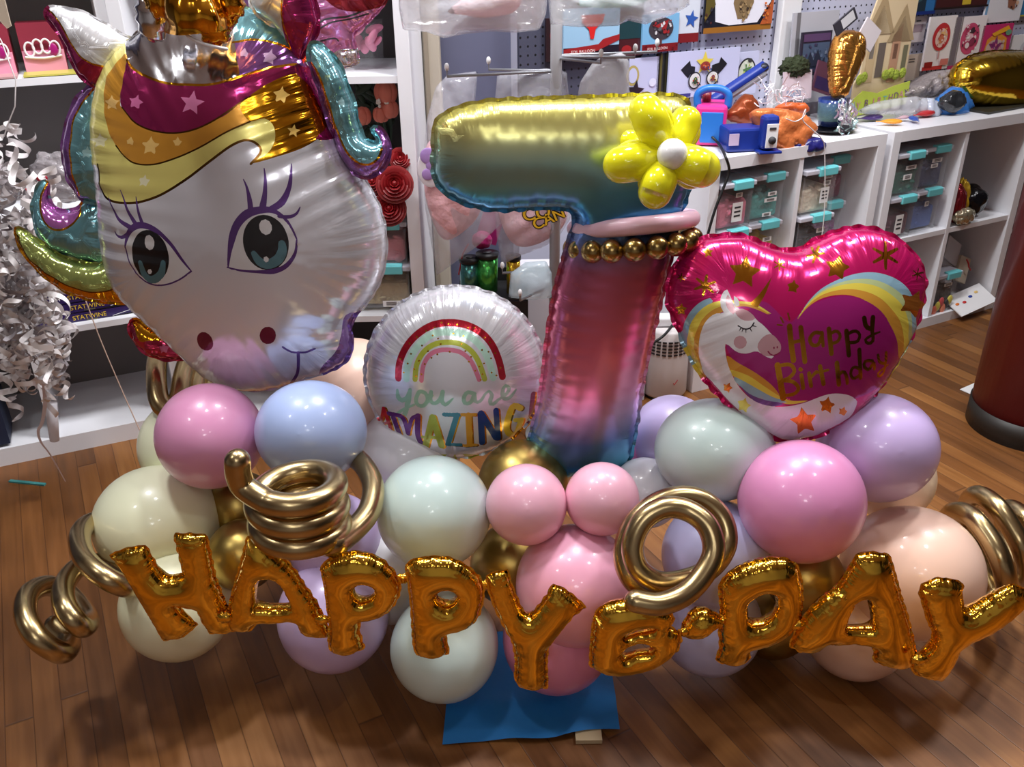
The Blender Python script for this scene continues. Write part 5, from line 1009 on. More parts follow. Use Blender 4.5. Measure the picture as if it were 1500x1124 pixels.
# ------------------------------------------------------------------ yellow flower
FY = bpy.data.materials.new('yellow_film'); FY.use_nodes = True
_b = FY.node_tree.nodes['Principled BSDF']; _b.inputs['Base Color'].default_value = lin((252, 246, 40)); _b.inputs['Roughness'].default_value = .12
_b.inputs['Alpha'].default_value = .84; _b.inputs['Coat Weight'].default_value = .6; _b.inputs['Subsurface Weight'].default_value = 0
fl = thing('flower_balloon', 'translucent yellow twisted balloon flower with white centre on the seven', 'flower balloon', PC(975, 235, 1.50))
fcx, fcy = 979, 230
def petal(tip, w, zt, zb=1.50):
    # a long balloon bent back on itself: a fat front leg, the round tip and a second leg tucked close behind
    t = np.array(tip, float); b = np.array([fcx, fcy], float); d = t-b; L = np.linalg.norm(d); d /= L; n = np.array([-d[1], d[0]])
    r = w*.5*1.48/F
    s = lambda along, side, z: PC(*(b+d*along*L+n*side*w), z)
    e_ = 1-.47*w/L; q = [s(.20, 0, zb), s(.44*e_, 0, zb-.004), s(.72*e_, 0, zt), s(e_, 0, zt)]
    mb = MB(); mb.tube(q, [r*.78, r*.98, r*1.0, r*.96], FY, 24, 6)
    q = [s(.15, .12, zb+.012), s(.45*e_, .22, zb+.014), s(.75*e_, .26, zt+.020), s(.97*e_, .16, zt+.018)]
    mb.tube(q, [r*.35, r*.62, r*.70, r*.62], FY, 20, 6); mb.build('petal', fl)
petal((935, 141), 54, 1.46); petal((1015, 158), 48, 1.50); petal((884, 246), 56, 1.47); petal((951, 304), 52, 1.46); petal((1053, 256), 58, 1.46); petal((903, 202), 42, 1.55)
mb = MB(); mb.sphere(PC(985, 226, 1.445), 22.5*1.445/F, latex((246, 246, 246)), 32, 20); mb.build('flower_centre', fl, label='white round centre')
# ------------------------------------------------------------------ round rainbow balloon
PW = foil((226, 226, 232), .2, .45, .3, 60, .10, crinkle=.06, coat=.5)
def pr(rgb, r=.2, me=.25): return foil(rgb, r, me, .28, 60, .10, crinkle=.06, coat=.5)
GP = foil((226, 160, 50), .16, .95, .45, 60, .10, crinkle=.06)
def c4(p): return crop(3.7467, 520, 400, p)
S = lambda pts, w, m, sc=3.7467: ('stroke', c4(pts), [k/sc for k in w] if isinstance(w, (list, tuple)) else w/sc, m)
red, mint, oli, dpk = pr((196, 36, 56), .18, .7), pr((186, 224, 206)), pr((178, 186, 68)), pr((214, 124, 150))
reg = [S([(238, 578), (245, 490), (285, 400), (350, 330), (430, 285), (520, 272), (610, 285), (690, 325), (750, 390), (790, 480), (810, 570)], 36, red),
       S([(283, 582), (290, 500), (330, 420), (400, 350), (470, 325), (535, 325), (600, 335), (660, 370), (710, 430), (740, 500), (760, 576)], 36, mint),
       S([(330, 584), (340, 500), (380, 430), (440, 390), (510, 380), (580, 390), (640, 430), (680, 490), (712, 582)], 28, oli),
       S([(365, 590), (375, 510), (410, 450), (460, 425), (520, 422), (580, 435), (630, 475), (660, 530), (682, 586)], 24, dpk)]
dark = GP
for (x, y) in [(268, 545), (290, 496), (308, 443), (368, 398), (427, 343), (456, 360), (540, 332), (595, 346), (697, 422), (733, 432), (747, 468), (750, 546), (776, 562), (708, 496), (700, 555), (585, 390), (470, 390), (401, 429), (352, 481), (325, 526), (383, 499), (420, 465), (452, 446), (520, 432), (606, 428), (637, 460), (625, 486), (682, 513), (690, 586), (660, 536), (335, 565), (365, 555), (250, 470), (300, 385), (340, 350), (390, 318), (437, 300), (475, 272), (513, 278), (560, 283), (620, 300), (655, 300), (712, 355), (740, 380), (770, 440), (798, 520)]:
    reg.append(('poly', c4(ell(x, y, 6, 6, n=8)), dark))
ys = pr((158, 200, 176))
for pts, w in [([(233, 640), (238, 680), (258, 697), (285, 685), (303, 640)], [10, 20, 22, 18, 14]), ([(303, 640), (290, 715), (268, 785), (240, 800), (232, 775), (265, 748), (325, 722)], [16, 22, 22, 18, 14, 12, 10]),
               ([(352, 652), (335, 690), (345, 722), (375, 728), (400, 695), (388, 660), (360, 648)], 17), ([(398, 668), (425, 672)], 12), ([(418, 652), (415, 700), (440, 715), (468, 690), (482, 650)], 17), ([(482, 650), (476, 698), (496, 722), (520, 705), (537, 688)], [18, 20, 18, 14, 8]),
               ([(650, 660), (615, 655), (597, 688), (606, 715), (638, 706), (655, 662)], 17), ([(655, 662), (662, 706), (690, 700), (714, 664), (732, 650)], [18, 18, 14, 12, 10]), ([(735, 648), (752, 668), (742, 700), (752, 722), (790, 692)], [12, 18, 18, 16, 12]), ([(790, 692), (830, 664), (846, 634), (826, 618), (810, 648), (818, 688), (850, 682), (884, 640)], [10, 14, 16, 14, 18, 18, 14, 8])]:
    reg.append(S(pts, [k*1.3 for k in w] if isinstance(w, list) else w*1.3, ys))
LET = [((196, 36, 56), [([(158, 742), (144, 815)], 20), ([(158, 742), (210, 885)], 24), ([(150, 822), (188, 818)], 16)]),
       ((96, 40, 120), [([(212, 792), (248, 890)], 28), ([(186, 770), (262, 792), (292, 880)], 26), ([(292, 880), (312, 800), (345, 782)], 22), ([(345, 782), (346, 890), (372, 942)], 30)]),
       ((176, 188, 66), [([(426, 790), (388, 948)], 36), ([(426, 790), (476, 948)], 36), ([(372, 898), (468, 902)], 20)]),
       ((70, 140, 160), [([(490, 775), (568, 778)], 24), ([(560, 778), (512, 935)], 30), ([(506, 938), (580, 942)], 22)]),
       ((226, 166, 50), [([(588, 776), (660, 776)], 20), ([(622, 778), (630, 940)], 32), ([(602, 946), (664, 942)], 20)]),
       ((30, 70, 140), [([(690, 772), (698, 930)], 34), ([(692, 768), (776, 905)], 34), ([(774, 752), (786, 908)], 30)]),
       ((240, 214, 70), [([(908, 742), (870, 728), (842, 790), (832, 852), (852, 884), (888, 868), (912, 806)], 34), ([(912, 806), (880, 806)], 26)]),
       ((150, 80, 100), [([(978, 662), (964, 780)], 26), ([(955, 815), (954, 822)], 26)])]
for rgb, ss in LET:
    for pts, w in ss: reg.append(S([(x+9, y+2) for x, y in pts], w, GP))
    for pts, w in ss: reg.append(S(pts, w, pr(rgb)))
for q in ([(415, 995), (510, 990), (480, 1010), (430, 1008)], [(530, 1008), (550, 990), (578, 1022), (545, 1022)], [(590, 990), (692, 990), (650, 1008), (610, 1004)]): reg.append(('poly', c4(q), oli))
o = inflate('round_balloon', [ell(666, 545, 131, 125, n=48)], plane(666, 545, 1.86, 12), .085, PW, reg, res=.0085, flange=.006, pk=(.05, .032, .03), sm=False, p=.5)
tag(o, 'round white foil balloon with a rainbow and the words you are AMAZING!', 'foil balloon')
# ------------------------------------------------------------------ heart balloon
MAG = pr((206, 24, 104), .2, .55); VIO = pr((172, 36, 124), .2, .4); HW = pr((232, 230, 234), .25, .15)
hy, ho, hb, hm, hp_ = pr((240, 220, 88)), pr((220, 158, 62)), pr((150, 188, 208)), pr((196, 210, 150)), pr((108, 76, 150))
HG = foil((230, 160, 52), .15, 1, .45, 60, .10, crinkle=.08); HO = foil((230, 140, 60), .2, .8, .45, 60, .1, crinkle=.06)
hpk = pr((206, 160, 168)); hdk = pr((40, 30, 40)); hmg = pr((150, 30, 80))
def h5(p): return crop(3.305, 960, 320, p)
out = h5([(60, 360), (72, 290), (98, 230), (138, 175), (188, 125), (240, 98), (330, 84), (420, 85), (490, 112), (565, 142), (640, 157), (695, 152), (760, 115), (850, 75), (960, 46), (1060, 54), (1140, 85), (1205, 132), (1262, 192), (1296, 262), (1302, 335), (1286, 430), (1258, 525), (1218, 605), (1168, 695), (1105, 790), (1040, 875), (960, 955), (870, 1015), (780, 1052), (700, 1072), (620, 1075), (555, 1048), (480, 1000), (400, 940), (325, 870), (250, 790), (188, 700), (138, 600), (98, 500), (68, 430)])
HP = lambda p, m, sub=5: ('poly', h5(smooth(p, sub)), m)
HPs = lambda p, m: ('poly', h5(p), m)
HS = lambda p, w, m: ('stroke', h5(p), [k/3.305 for k in w] if isinstance(w, (list, tuple)) else w/3.305, m)
reg = [HP([(640, 500), (690, 470), (760, 415), (860, 380), (960, 380), (1060, 425), (1125, 495), (1165, 580), (1170, 650), (1140, 735), (1090, 800), (1000, 860), (900, 880), (700, 900), (560, 900), (480, 800), (380, 690), (345, 600), (420, 480), (520, 400)], VIO)]
Ro = catmull(np.array([(688, 480), (738, 405), (800, 342), (880, 298), (970, 268), (1060, 262), (1145, 285), (1210, 330), (1248, 400), (1256, 490), (1236, 570), (1195, 665), (1140, 750), (1070, 820)], float), 4)
Ri = catmull(np.array([(684, 494), (742, 425), (820, 382), (920, 370), (1010, 395), (1090, 450), (1140, 530), (1166, 600), (1168, 670), (1150, 720), (1125, 765), (1095, 795), (1080, 810), (1066, 822)], float), 4)
for a, b, m in [(0, .2, hb), (.2, .36, hm), (.36, .64, hy), (.64, 1, ho)]:
    reg.append(('poly', h5([tuple(p) for p in Ro*(1-a)+Ri*a]+[tuple(p) for p in (Ro*(1-b)+Ri*b)[::-1]]), m))
Lo = catmull(np.array([(560, 462), (480, 412), (400, 400), (320, 398), (250, 420), (195, 470), (158, 545), (150, 620), (178, 680), (222, 760)], float), 4)
Li = catmull(np.array([(545, 470), (500, 452), (440, 432), (370, 448), (310, 480), (270, 520), (245, 575), (235, 640), (238, 700), (245, 780)], float), 4)
for a, b, m in [(-.35, 0, hb), (0, .42, hy), (.42, .8, ho), (.8, 1.1, VIO)]:
    k0 = 14 if a < 0 else 0
    reg.append(('poly', h5([tuple(p) for p in (Lo*(1-a)+Li*a)[k0:]]+[tuple(p) for p in (Lo*(1-b)+Li*b)[k0:][::-1]]), m))
reg += [HP([(345, 665), (400, 700), (480, 745), (560, 805), (602, 862), (540, 825), (450, 765), (358, 735)], ho), HP([(358, 732), (450, 762), (540, 822), (640, 880), (740, 882), (640, 900), (540, 865), (470, 815), (380, 768)], hy),
        HP([(380, 766), (470, 812), (560, 862), (640, 892), (540, 885), (460, 855), (400, 805)], hb), HP([(400, 803), (460, 852), (540, 882), (620, 895), (570, 910), (480, 885)], hp_)]
reg.append(HP([(347, 345), (368, 390), (390, 432), (420, 442), (470, 470), (492, 495), (522, 518), (562, 562), (600, 600), (607, 630), (595, 655), (566, 666), (570, 681), (530, 668), (490, 643), (440, 655), (390, 645), (343, 606), (338, 640), (350, 705), (380, 775), (420, 835), (480, 885), (560, 910), (640, 910), (720, 893), (800, 862), (860, 848), (930, 855), (972, 882), (965, 915), (935, 960), (870, 1000), (780, 1042), (700, 1064), (620, 1068), (555, 1040), (480, 992), (405, 935), (335, 868), (268, 790), (225, 740), (210, 650), (216, 570), (240, 505), (288, 462), (330, 460), (318, 430), (314, 390), (332, 352)], HW, 4))
reg += [HP([(350, 368), (372, 410), (387, 440), (380, 466), (352, 442), (340, 404)], hpk), HP([(385, 442), (430, 440), (470, 466), (482, 490), (430, 495), (395, 472)], hpk), HP([(380, 375), (400, 392), (406, 425), (384, 422)], HW),
        HP([(500, 642), (494, 612), (520, 575), (560, 560), (600, 600), (607, 630), (595, 655), (566, 666), (530, 666)], hpk), ('poly', h5(ell(410, 600, 32, 32)), hpk),
        HPs([(562, 285), (535, 360), (492, 436), (454, 415), (500, 370)], HG), HS([(400, 520), (430, 536), (460, 530), (476, 506)], 6, hdk)]
for a, b in [((414, 530), (405, 546)), ((437, 536), (438, 554)), ((457, 532), (466, 548)), ((470, 520), (488, 524)), ((424, 534), (418, 550))]: reg.append(HS([a, b], [6, 2], hdk))
reg += [('poly', h5(ell(573, 627, 4, 7, n=10)), hmg), ('poly', h5(ell(589, 624, 4, 7, n=10)), hmg), HS([(545, 645), (560, 662), (580, 662), (600, 650)], 6, hmg)]
for x, y, r, rot, m in [(430, 262, 82, 8, HG), (880, 240, 66, 12, HG), (665, 332, 36, 10, HG), (255, 165, 28, -5, HG), (125, 442, 32, 5, HG), (1242, 415, 72, 25, HO), (828, 905, 44, 10, HO), (905, 935, 26, 20, HO), (718, 982, 70, -10, HO), (425, 905, 40, 20, hy), (350, 820, 28, 25, HO)]:
    reg.append(HPs(star(x, y, r, rot, 5, .5), m))
for x, y, r, rot in [(240, 325, 50, 10), (600, 225, 28, 0), (775, 175, 42, 20), (1112, 180, 64, 0), (1265, 270, 26, 10), (125, 286, 20, 10)]:
    for k in range(3):
        a = math.radians(rot+60*k); reg.append(HS([(x-r*math.sin(a), y+r*math.cos(a)), (x, y), (x+r*math.sin(a), y-r*math.cos(a))], [r*.2, r*.32, r*.2], HG))
for pts in [[(640, 460), (648, 490)], [(605, 480), (618, 505)], [(590, 515), (612, 518)]]: reg.append(HS(pts, 7, HG))
for pts, w in [([(648, 522), (655, 600), (667, 688)], 24), ([(702, 528), (712, 610), (722, 694)], 22), ([(655, 602), (712, 590)], 16),
               ([(806, 558), (770, 553), (746, 582), (756, 612), (786, 612), (802, 572)], 17), ([(804, 552), (810, 618)], 15), ([(838, 535), (850, 655)], 22), ([(842, 562), (872, 545), (892, 566), (880, 596), (852, 606)], 15),
               ([(922, 545), (934, 662)], 22), ([(928, 560), (962, 545), (986, 562), (975, 596), (938, 602)], 15), ([(1008, 482), (1016, 522), (1036, 534)], 22), ([(1050, 480), (1046, 540), (1050, 590), (1030, 606), (1012, 590), (1040, 568), (1082, 550)], [24, 22, 18, 16, 14, 12, 8]),
               ([(590, 710), (604, 790), (618, 872)], 26), ([(595, 714), (650, 708), (672, 740), (642, 775), (612, 785), (662, 790), (692, 822), (670, 850), (622, 858)], 17), ([(705, 758), (714, 822)], 18), ([(700, 730), (703, 733)], 18),
               ([(742, 750), (752, 812)], 18), ([(748, 772), (778, 742)], 15), ([(795, 716), (812, 802)], 20), ([(775, 748), (834, 734)], 12), ([(876, 700), (886, 804)], 22), ([(880, 765), (906, 740), (922, 765), (926, 798)], 16),
               ([(984, 636), (990, 772)], 20), ([(986, 728), (957, 720), (942, 750), (956, 776), (986, 758)], 15), ([(1046, 690), (1016, 690), (1006, 715), (1030, 732), (1052, 696), (1056, 728)], 16), ([(1074, 662), (1080, 694), (1100, 702)], 15), ([(1112, 650), (1110, 702), (1096, 750), (1076, 766), (1076, 745), (1122, 708)], [16, 16, 14, 14, 10, 8])]:
    reg.append(HS(pts, w, HG))
o = inflate('heart_balloon', [out], plane(1170, 500, 1.67, 22, 4), .085, MAG, reg, res=.0085, flange=.007, pk=(.045, .035, .03), p=.5)
tag(o, 'magenta heart foil balloon with a white unicorn, rainbow and gold Happy Birthday', 'heart balloon')
# ------------------------------------------------------------------ unicorn head balloon
up = plane(350, 320, 1.72, 8, -4)
def us(rgb, r=.16, me=.7, c=.4): return foil(rgb, r, me, .34, 48, .12, crinkle=.07, coat=c)
UW = us((234, 234, 242), .18, .42); UY = us((238, 226, 130), .22, .35); UO = us((226, 160, 60), .22, .5); UG = foil((236, 168, 40), .14, 1, .7, 48, .15, crinkle=.1)
UM = us((186, 52, 116), .14, .8); UP = us((150, 96, 168), .14, .7); UT = us((128, 186, 196), .14, .7); US_ = foil((232, 232, 236), .13, 1, .25, 40, .08, crinkle=.06)
UK = us((22, 20, 24), .2, .1); UL = us((96, 60, 130), .2, .4); UTE = us((90, 130, 140), .2, .3); UEY = us((226, 226, 228), .2, .2); UN = us((110, 20, 60), .2, .4); UV_ = us((150, 110, 176), .16, .7); UDK = foil((120, 84, 40), .2, 1, .5, 48, .1)
def st(rgb): return us(rgb, .22, .3)
un = thing('unicorn_balloon', 'large shiny unicorn head foil balloon with pastel mane and gold horn', 'unicorn balloon', PC(370, 566, 1.85))
head = [(190, 58), (178, 68), (163, 86), (151, 106), (143, 130), (138, 160), (137, 192), (139, 222), (143, 246), (146, 272), (148, 302), (149, 330), (152, 360), (157, 390), (166, 415), (178, 434), (190, 446), (206, 460), (226, 479), (248, 500), (270, 521), (290, 541), (311, 558), (336, 568), (366, 572), (396, 570), (425, 562), (452, 553), (480, 545), (503, 533), (514, 518), (516, 498), (514, 480), (520, 464), (534, 448), (547, 430), (558, 408), (564, 384), (566, 358), (563, 330), (556, 304), (545, 282), (530, 255), (514, 226), (500, 196), (488, 166), (474, 130), (458, 92), (440, 58), (418, 34), (388, 18), (350, 10), (310, 8), (270, 12), (236, 24), (210, 42)]
def c8(p): return crop(3, 100, 0, p)
silver = [(186, 76), (191, 58), (204, 44), (226, 28), (246, 12), (335, 6), (342, 40), (346, 80), (351, 112), (330, 119), (306, 124), (276, 124), (246, 122), (216, 112), (196, 101)]
uY = [(192, 52), (188, 78), (160, 110), (155, 143), (158, 180), (172, 213), (193, 236), (223, 241), (257, 232), (293, 216), (333, 193), (367, 178), (387, 173), (402, 186), (402, 208), (390, 227), (368, 240), (382, 224), (379, 213), (363, 205), (340, 213), (307, 237), (273, 263), (233, 287), (193, 297), (157, 287), (146, 240), (120, 240), (115, 90), (165, 50)]
uO = [(188, 77), (160, 110), (155, 143), (158, 180), (172, 213), (193, 236), (223, 241), (257, 232), (293, 216), (333, 193), (367, 178), (372, 150), (363, 143), (333, 167), (313, 177), (273, 193), (233, 193), (200, 180), (180, 157), (178, 143), (184, 110)]
uM = [(188, 90), (197, 101), (216, 112), (246, 122), (276, 124), (306, 124), (330, 119), (352, 112), (393, 100), (433, 94), (448, 98), (442, 107), (433, 108), (393, 122), (363, 143), (333, 167), (313, 177), (273, 193), (233, 193), (200, 180), (181, 157), (178, 143), (182, 117)]
uG = [(352, 158), (363, 143), (393, 122), (433, 107), (455, 124), (470, 150), (484, 178), (470, 200), (443, 217), (405, 230), (367, 240), (390, 227), (402, 208), (402, 186), (387, 173), (367, 178)]
uP = [(351, 112), (346, 80), (342, 62), (377, 59), (420, 70), (450, 92), (448, 100), (433, 93), (393, 100)]
uT = [(342, 63), (338, 40), (334, 6), (350, 0), (400, 14), (440, 50), (460, 92), (440, 84), (420, 69), (377, 58)]
magR = [(433, 107), (433, 94), (448, 92), (470, 120), (492, 168), (500, 196), (480, 205), (462, 203), (476, 190), (480, 178), (466, 150), (452, 124)]
G_ = lambda pts, w: ('stroke', pts, w, UDK)
reg = [('poly', smooth(uY, 4), UY), ('poly', smooth(uO, 4), UO), ('poly', smooth(uM, 3), UM), ('poly', smooth(uG, 3), UG), ('poly', smooth(magR, 3), UM), ('poly', smooth(uP, 3), UP), ('poly', smooth(uT, 3), UT), ('poly', smooth(silver, 3), US_),
       ('stroke', [(188, 88), (197, 101), (216, 112), (246, 122), (276, 124), (306, 124), (330, 119), (353, 112), (393, 100), (433, 94)], 3, UG), ('stroke', [(342, 62), (377, 58), (420, 69), (450, 90)], 2.5, UG),
       G_([(181, 157), (200, 180), (233, 193), (273, 193), (313, 177), (363, 143)], 2), G_([(172, 213), (193, 236), (223, 241), (257, 232), (293, 216), (333, 193), (367, 178)], 2),
       G_([(148, 240), (157, 287), (193, 297), (233, 287), (273, 263), (307, 237), (340, 213), (363, 205), (379, 213), (382, 224), (368, 240)], 3)]
for x, y, r, rot, m in [(282, 151, 19, 10, st((222, 130, 176))), (201, 150, 12, 15, st((222, 120, 172))), (166, 151, 12, 0, st((240, 196, 120))), (222, 214, 15, 5, st((242, 200, 120))), (193, 207, 7, 10, st((242, 200, 120))), (261, 208, 8, 5, st((242, 200, 120))), (150, 206, 12, 0, st((244, 238, 190))), (213, 265, 10, 10, st((244, 240, 200))), (358, 78, 8, 10, st((214, 180, 220))), (395, 84, 13, 15, st((214, 180, 220))), (412, 140, 14, 10, st((240, 200, 110))), (430, 192, 10, 10, st((240, 200, 110)))]:
    reg.append(('poly', star(x, y, r, rot), m))
# eyes
reg += [('poly', smooth([(187, 356), (192, 340), (201, 332), (214, 332), (232, 340), (250, 356), (264, 375), (281, 396), (264, 408), (245, 415), (229, 415), (211, 407), (197, 388), (188, 370)], 4), UEY), ('poly', ell(222.5, 374, 26, 38.5, -13), UK),
        ('stroke', [(208, 384), (214, 402), (226, 409), (238, 400), (241, 384)], [7, 10, 11, 10, 7], UTE), ('poly', ell(221, 354.5, 7, 11.5, -10, 20), UEY), ('poly', ell(221.5, 397, 3.5, 4, n=12), UEY),
        ('stroke', [(186, 362), (190, 342), (202, 330), (218, 331), (236, 341), (254, 360), (268, 380), (282, 397)], [2, 6, 9, 8, 6, 5, 4, 2], UL), ('stroke', [(186, 360), (192, 382), (206, 404), (226, 416), (246, 416), (266, 408), (281, 397)], 2.2, UL),
        ('stroke', [(193, 332), (176, 320), (167, 300), (162, 288)], [7, 5, 3, 1.2], UL), ('stroke', [(201, 328), (191, 311), (184, 292), (179, 278)], [7, 5, 3, 1.2], UL), ('stroke', [(211, 329), (206, 314), (203, 300), (201, 288)], [6, 4.5, 3, 1.2], UL), ('stroke', [(190, 342), (181, 347), (174, 344), (171, 338)], [5, 5, 3.5, 1.5], UL)]
def e2(p): return crop(5.62, 310, 200, p)
reg += [('poly', smooth(e2([(135, 1075), (150, 920), (180, 780), (240, 690), (340, 640), (440, 635), (520, 650), (620, 710), (700, 830), (702, 920), (670, 1000), (600, 1060), (500, 1110), (400, 1115), (250, 1100)]), 4), UEY), ('poly', [(x+390, y+355) for x, y in ell(0, 0, 33, 41, -14)], UK),
        ('stroke', e2([(350, 960), (400, 1030), (470, 1050), (550, 1010), (585, 940), (580, 880)]), [7, 11, 13, 13, 12, 9], UTE), ('poly', e2(ell(447, 745, 52, 66, -15)), UEY), ('poly', e2(ell(452, 1010, 22, 27, -20, 16)), UEY),
        ('stroke', e2([(140, 1075), (160, 900), (205, 740), (290, 640), (400, 605), (500, 608), (590, 660), (660, 750), (700, 840)]), [2, 5, 9, 10, 11, 9, 5, 3, 2], UL), ('stroke', e2([(135, 1075), (250, 1102), (400, 1112), (520, 1108), (620, 1060), (690, 960), (702, 850)]), [2, 3, 4, 7, 6, 4, 2], UL),
        ('stroke', e2([(325, 610), (315, 510), (290, 410), (264, 352)]), [7, 6, 3.5, 1.2], UL), ('stroke', e2([(420, 590), (440, 480), (445, 370), (434, 262)]), [9, 6, 4, 1.2], UL), ('stroke', e2([(490, 600), (580, 540), (635, 430), (655, 330), (657, 225)]), [8, 9, 6, 4, 1.2], UL), ('stroke', e2([(560, 655), (640, 662), (700, 635), (730, 580)]), [5, 5, 3.5, 1.2], UL)]
reg += [('poly', ell(302, 499, 11, 14.5, -32, 24), UN), ('poly', ell(393, 491, 12, 13, 0, 24), UN), ('stroke', [(415, 508), (428, 515), (446, 516), (461, 511)], 3.2, UL), ('stroke', [(437, 516), (438, 531), (436, 546), (429, 560)], 4, UL),
        ('poly', smooth([(470, 540), (492, 515), (500, 490), (506, 462), (530, 462), (530, 520), (512, 540), (480, 556)], 4), UV_)]
head_o = inflate('head', [head], up, .135, UW, reg, res=.0095, parent=un, flange=.004, pk=(.05, .035, .06), p=.5)
def upart(name, pts, base, reg, T, off, res=.009, label=None, pk=(.14, .05, .03), yaw=0, tilt=8):
    xs = [p[0] for p in pts]; ys = [p[1] for p in pts]; cx, cy = sum(xs)/len(xs), sum(ys)/len(ys)
    o, n, X, Y = up; w = PP(cx, cy, o, n)+n*off; zc = (w-CO)@_f
    return inflate(name, [pts], plane(cx, cy, zc, tilt, yaw), T, base, reg, res, un, flange=.005, pk=pk, p=.5)
# ears
upart('ear', [(66, 24), (72, 12), (88, 11), (104, 15), (120, 18), (138, 26), (156, 37), (174, 49), (196, 60), (182, 84), (168, 108), (152, 122), (140, 128), (124, 117), (111, 101), (101, 80), (93, 62), (84, 45), (74, 34)], us((226, 226, 230), .2, .4),
      [('poly', smooth([(60, 24), (69, 12), (80, 24), (94, 44), (104, 64), (117, 82), (134, 93), (156, 98), (168, 108), (152, 130), (130, 130), (105, 105), (90, 70), (75, 45)], 3), UM), ('stroke', [(70, 13), (80, 24), (94, 44), (104, 64), (117, 82), (134, 93), (154, 98)], 2.2, UG)], .032, .0)
upart('ear', [(366, 2), (374, -22), (400, -40), (436, -44), (456, -16), (464, 12), (466, 42), (456, 66), (446, 84), (436, 92), (422, 68), (404, 42), (382, 26)], us((206, 212, 216), .2, .5),
      [('poly', smooth([(414, -50), (440, -50), (470, -10), (472, 50), (446, 90), (434, 94), (424, 70), (412, 30), (416, -10)], 3), UM), ('stroke', [(418, -30), (412, 20), (428, 75)], 2, UG)], .036, .03)
# mane locks
upart('mane_lock', [(146, 122), (126, 130), (108, 152), (97, 182), (92, 216), (95, 246), (104, 270), (118, 290), (136, 297), (168, 300), (172, 220), (168, 150)], UT,
      [('poly', smooth([(150, 118), (122, 126), (100, 150), (88, 200), (90, 260), (118, 300), (118, 284), (108, 262), (103, 230), (104, 200), (110, 170), (124, 146)], 3), UP), ('stroke', [(140, 126), (124, 146), (110, 170), (104, 200), (103, 230), (108, 262), (118, 286)], 2.5, UG), ('poly', star(127, 224, 10, 5), st((160, 200, 206)))], .04, -.02)
upart('mane_lock', [(62, 266), (52, 282), (48, 304), (51, 330), (62, 352), (82, 368), (108, 378), (134, 384), (160, 386), (168, 340), (164, 298), (140, 292), (126, 290), (121, 300), (112, 306), (98, 308), (84, 306), (74, 298), (70, 286), (72, 270)], UT,
      [('poly', smooth([(70, 268), (62, 282), (59, 300), (62, 318), (74, 332), (90, 335), (106, 326), (118, 310), (124, 290), (119, 286), (112, 306), (84, 306), (70, 290), (76, 268)], 3), us((200, 120, 200), .14, .7)), ('stroke', [(70, 268), (61, 284), (58, 302), (62, 320), (74, 334), (90, 337), (106, 328), (118, 312), (124, 292)], 2.5, UG)], .036, -.035)
upart('mane_lock', [(22, 338), (28, 334), (40, 342), (56, 352), (72, 362), (92, 375), (120, 384), (146, 386), (164, 378), (186, 400), (204, 440), (180, 444), (150, 442), (118, 435), (88, 422), (62, 402), (40, 378), (27, 358)], us((176, 190, 110), .14, .7),
      [('poly', smooth([(18, 336), (26, 345), (38, 372), (62, 396), (90, 414), (120, 426), (150, 428), (178, 420), (210, 444), (150, 452), (80, 430), (20, 370)], 3), UG), ('stroke', [(26, 345), (38, 372), (62, 396), (90, 414), (120, 426), (150, 428), (178, 420)], 1.8, UDK)], .034, -.02)
upart('mane_lock', [(190, 474), (200, 468), (212, 478), (228, 486), (246, 490), (262, 500), (284, 520), (270, 526), (246, 527), (222, 522), (203, 508), (192, 492)], us((196, 50, 90), .14, .8), [('poly', smooth([(194, 470), (204, 464), (214, 476), (232, 484), (250, 492), (236, 500), (216, 500), (204, 500)], 3), UG), ('poly', star(240, 511, 9, 0), st((214, 110, 150)))], .024, -.05, pk=(.25, .05, .03))
upart('mane_lock', [(452, 68), (466, 64), (482, 76), (497, 94), (508, 120), (518, 150), (524, 176), (532, 200), (545, 209), (554, 206), (548, 196), (545, 188), (556, 188), (565, 198), (571, 214), (569, 232), (560, 248), (545, 259), (526, 258), (508, 246), (496, 226), (486, 196), (476, 160), (466, 126), (456, 100)], UT,
      [('poly', smooth([(450, 90), (462, 100), (476, 138), (488, 180), (500, 212), (514, 234), (536, 243), (552, 236), (560, 220), (556, 200), (548, 188), (575, 186), (580, 240), (550, 268), (510, 262), (485, 230), (455, 120)], 3), UP), ('stroke', [(456, 92), (466, 108), (478, 142), (490, 182), (502, 212), (516, 233), (536, 242), (552, 234), (559, 218)], 3, UG), ('poly', star(500, 150, 8, 0), st((160, 200, 206)))], .036, .035, tilt=6)
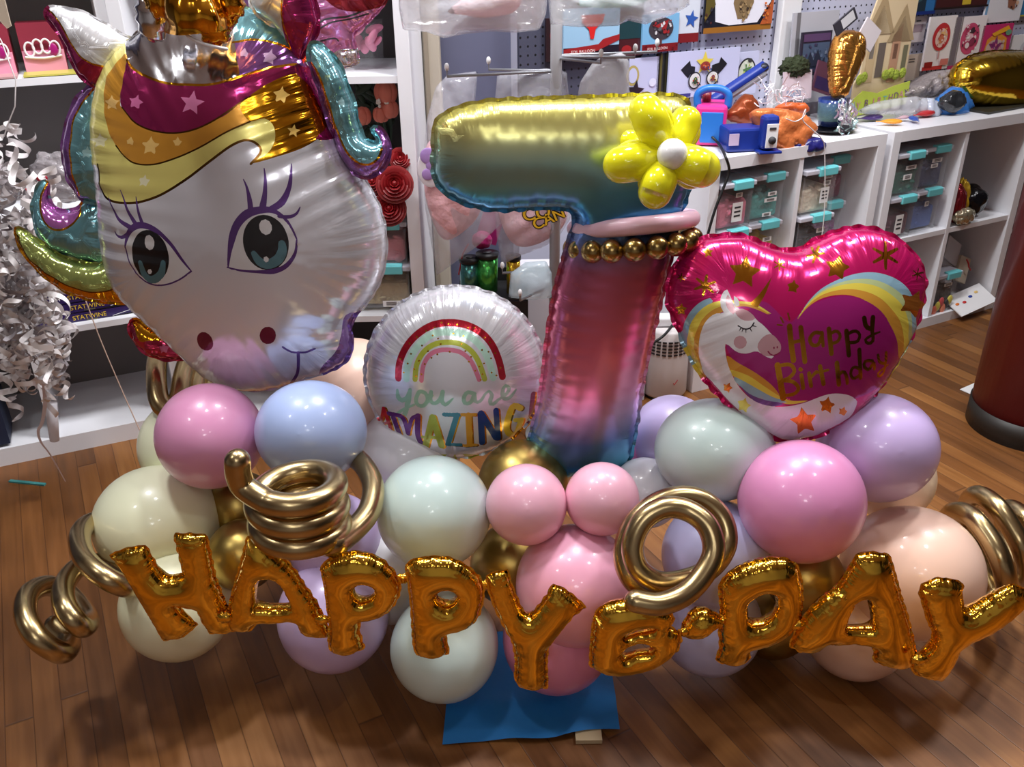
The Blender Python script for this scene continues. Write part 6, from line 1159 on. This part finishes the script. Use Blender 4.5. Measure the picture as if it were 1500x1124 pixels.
# horn with its twisted, crumpled gold folds
HGm = foil((238, 170, 50), .13, 1, .3, 40, .1, crinkle=.7)
b0 = PC(284, 14, 1.42); ax = np.array([-.06, -.04, 1.]); ax /= np.linalg.norm(ax); R_ = np.array(Vector(ax).to_track_quat('Z', 'Y').to_matrix())
mb = MB(); vs = []; fs = []; sg = 48; nr = 70
for i in range(nr):
    t = i/(nr-1)
    for k in range(sg):
        a = 2*math.pi*k/sg; r = (.056*(1-t)**.8+.004)*(1+.13*abs(math.sin(t*22+a*.5))+.05*math.sin(5*a+t*9)*(1-t)+.03*math.sin(11*a-t*17)*(1-t))
        vs.append(b0+R_@np.array([r*math.cos(a), r*math.sin(a)*.75, t*.34-.030]))
for i in range(nr-1):
    for k in range(sg): fs.append((i*sg+k, i*sg+(k+1) % sg, (i+1)*sg+(k+1) % sg, (i+1)*sg+k))
mb.add(vs, fs, HGm); mb.build('horn', un)
mb = MB(); rg = random.Random(8)
for x, y in [(236, 2), (252, -4), (296, 26), (316, 44), (326, 22), (264, 10), (334, 4), (288, 4)]:
    c_ = PC(x, y, 1.42+rg.uniform(0, .03)); k0 = len(mb.v); mb.sphere(c_, (.026, .02, .024), HGm, 24, 16, R3('Y', rg.uniform(-50, 50)))
    for q in range(k0, len(mb.v)):
        d = np.array(mb.v[q])-c_; s_ = 1+.22*abs(math.sin(d[0]*190+x))-.18*abs(math.sin(d[2]*240+y)); mb.v[q] = tuple(c_+d*s_)
mb.build('horn_ruffle', un)
mb = MB(); mb.tube([PC(x, y, z) for x, y, z in [(247, 14, 1.40), (256, 33, 1.395), (274, 52, 1.395), (300, 65, 1.40), (332, 72, 1.41)]], .0026, mat((240, 238, 240), .4), 8, 5); mb.build('horn_trim', un, label='white curved cord at the foot of the horn')
mb = MB(); c_ = PC(222, 26, 1.47); mb.sphere(c_, (.022, .02, .034), US_, 20, 14)
for q in range(len(mb.v)):
    d = np.array(mb.v[q])-c_; mb.v[q] = tuple(c_+d*(1+.25*abs(math.sin(d[2]*200+d[0]*90))))
mb.build('silver_ruffle', un)
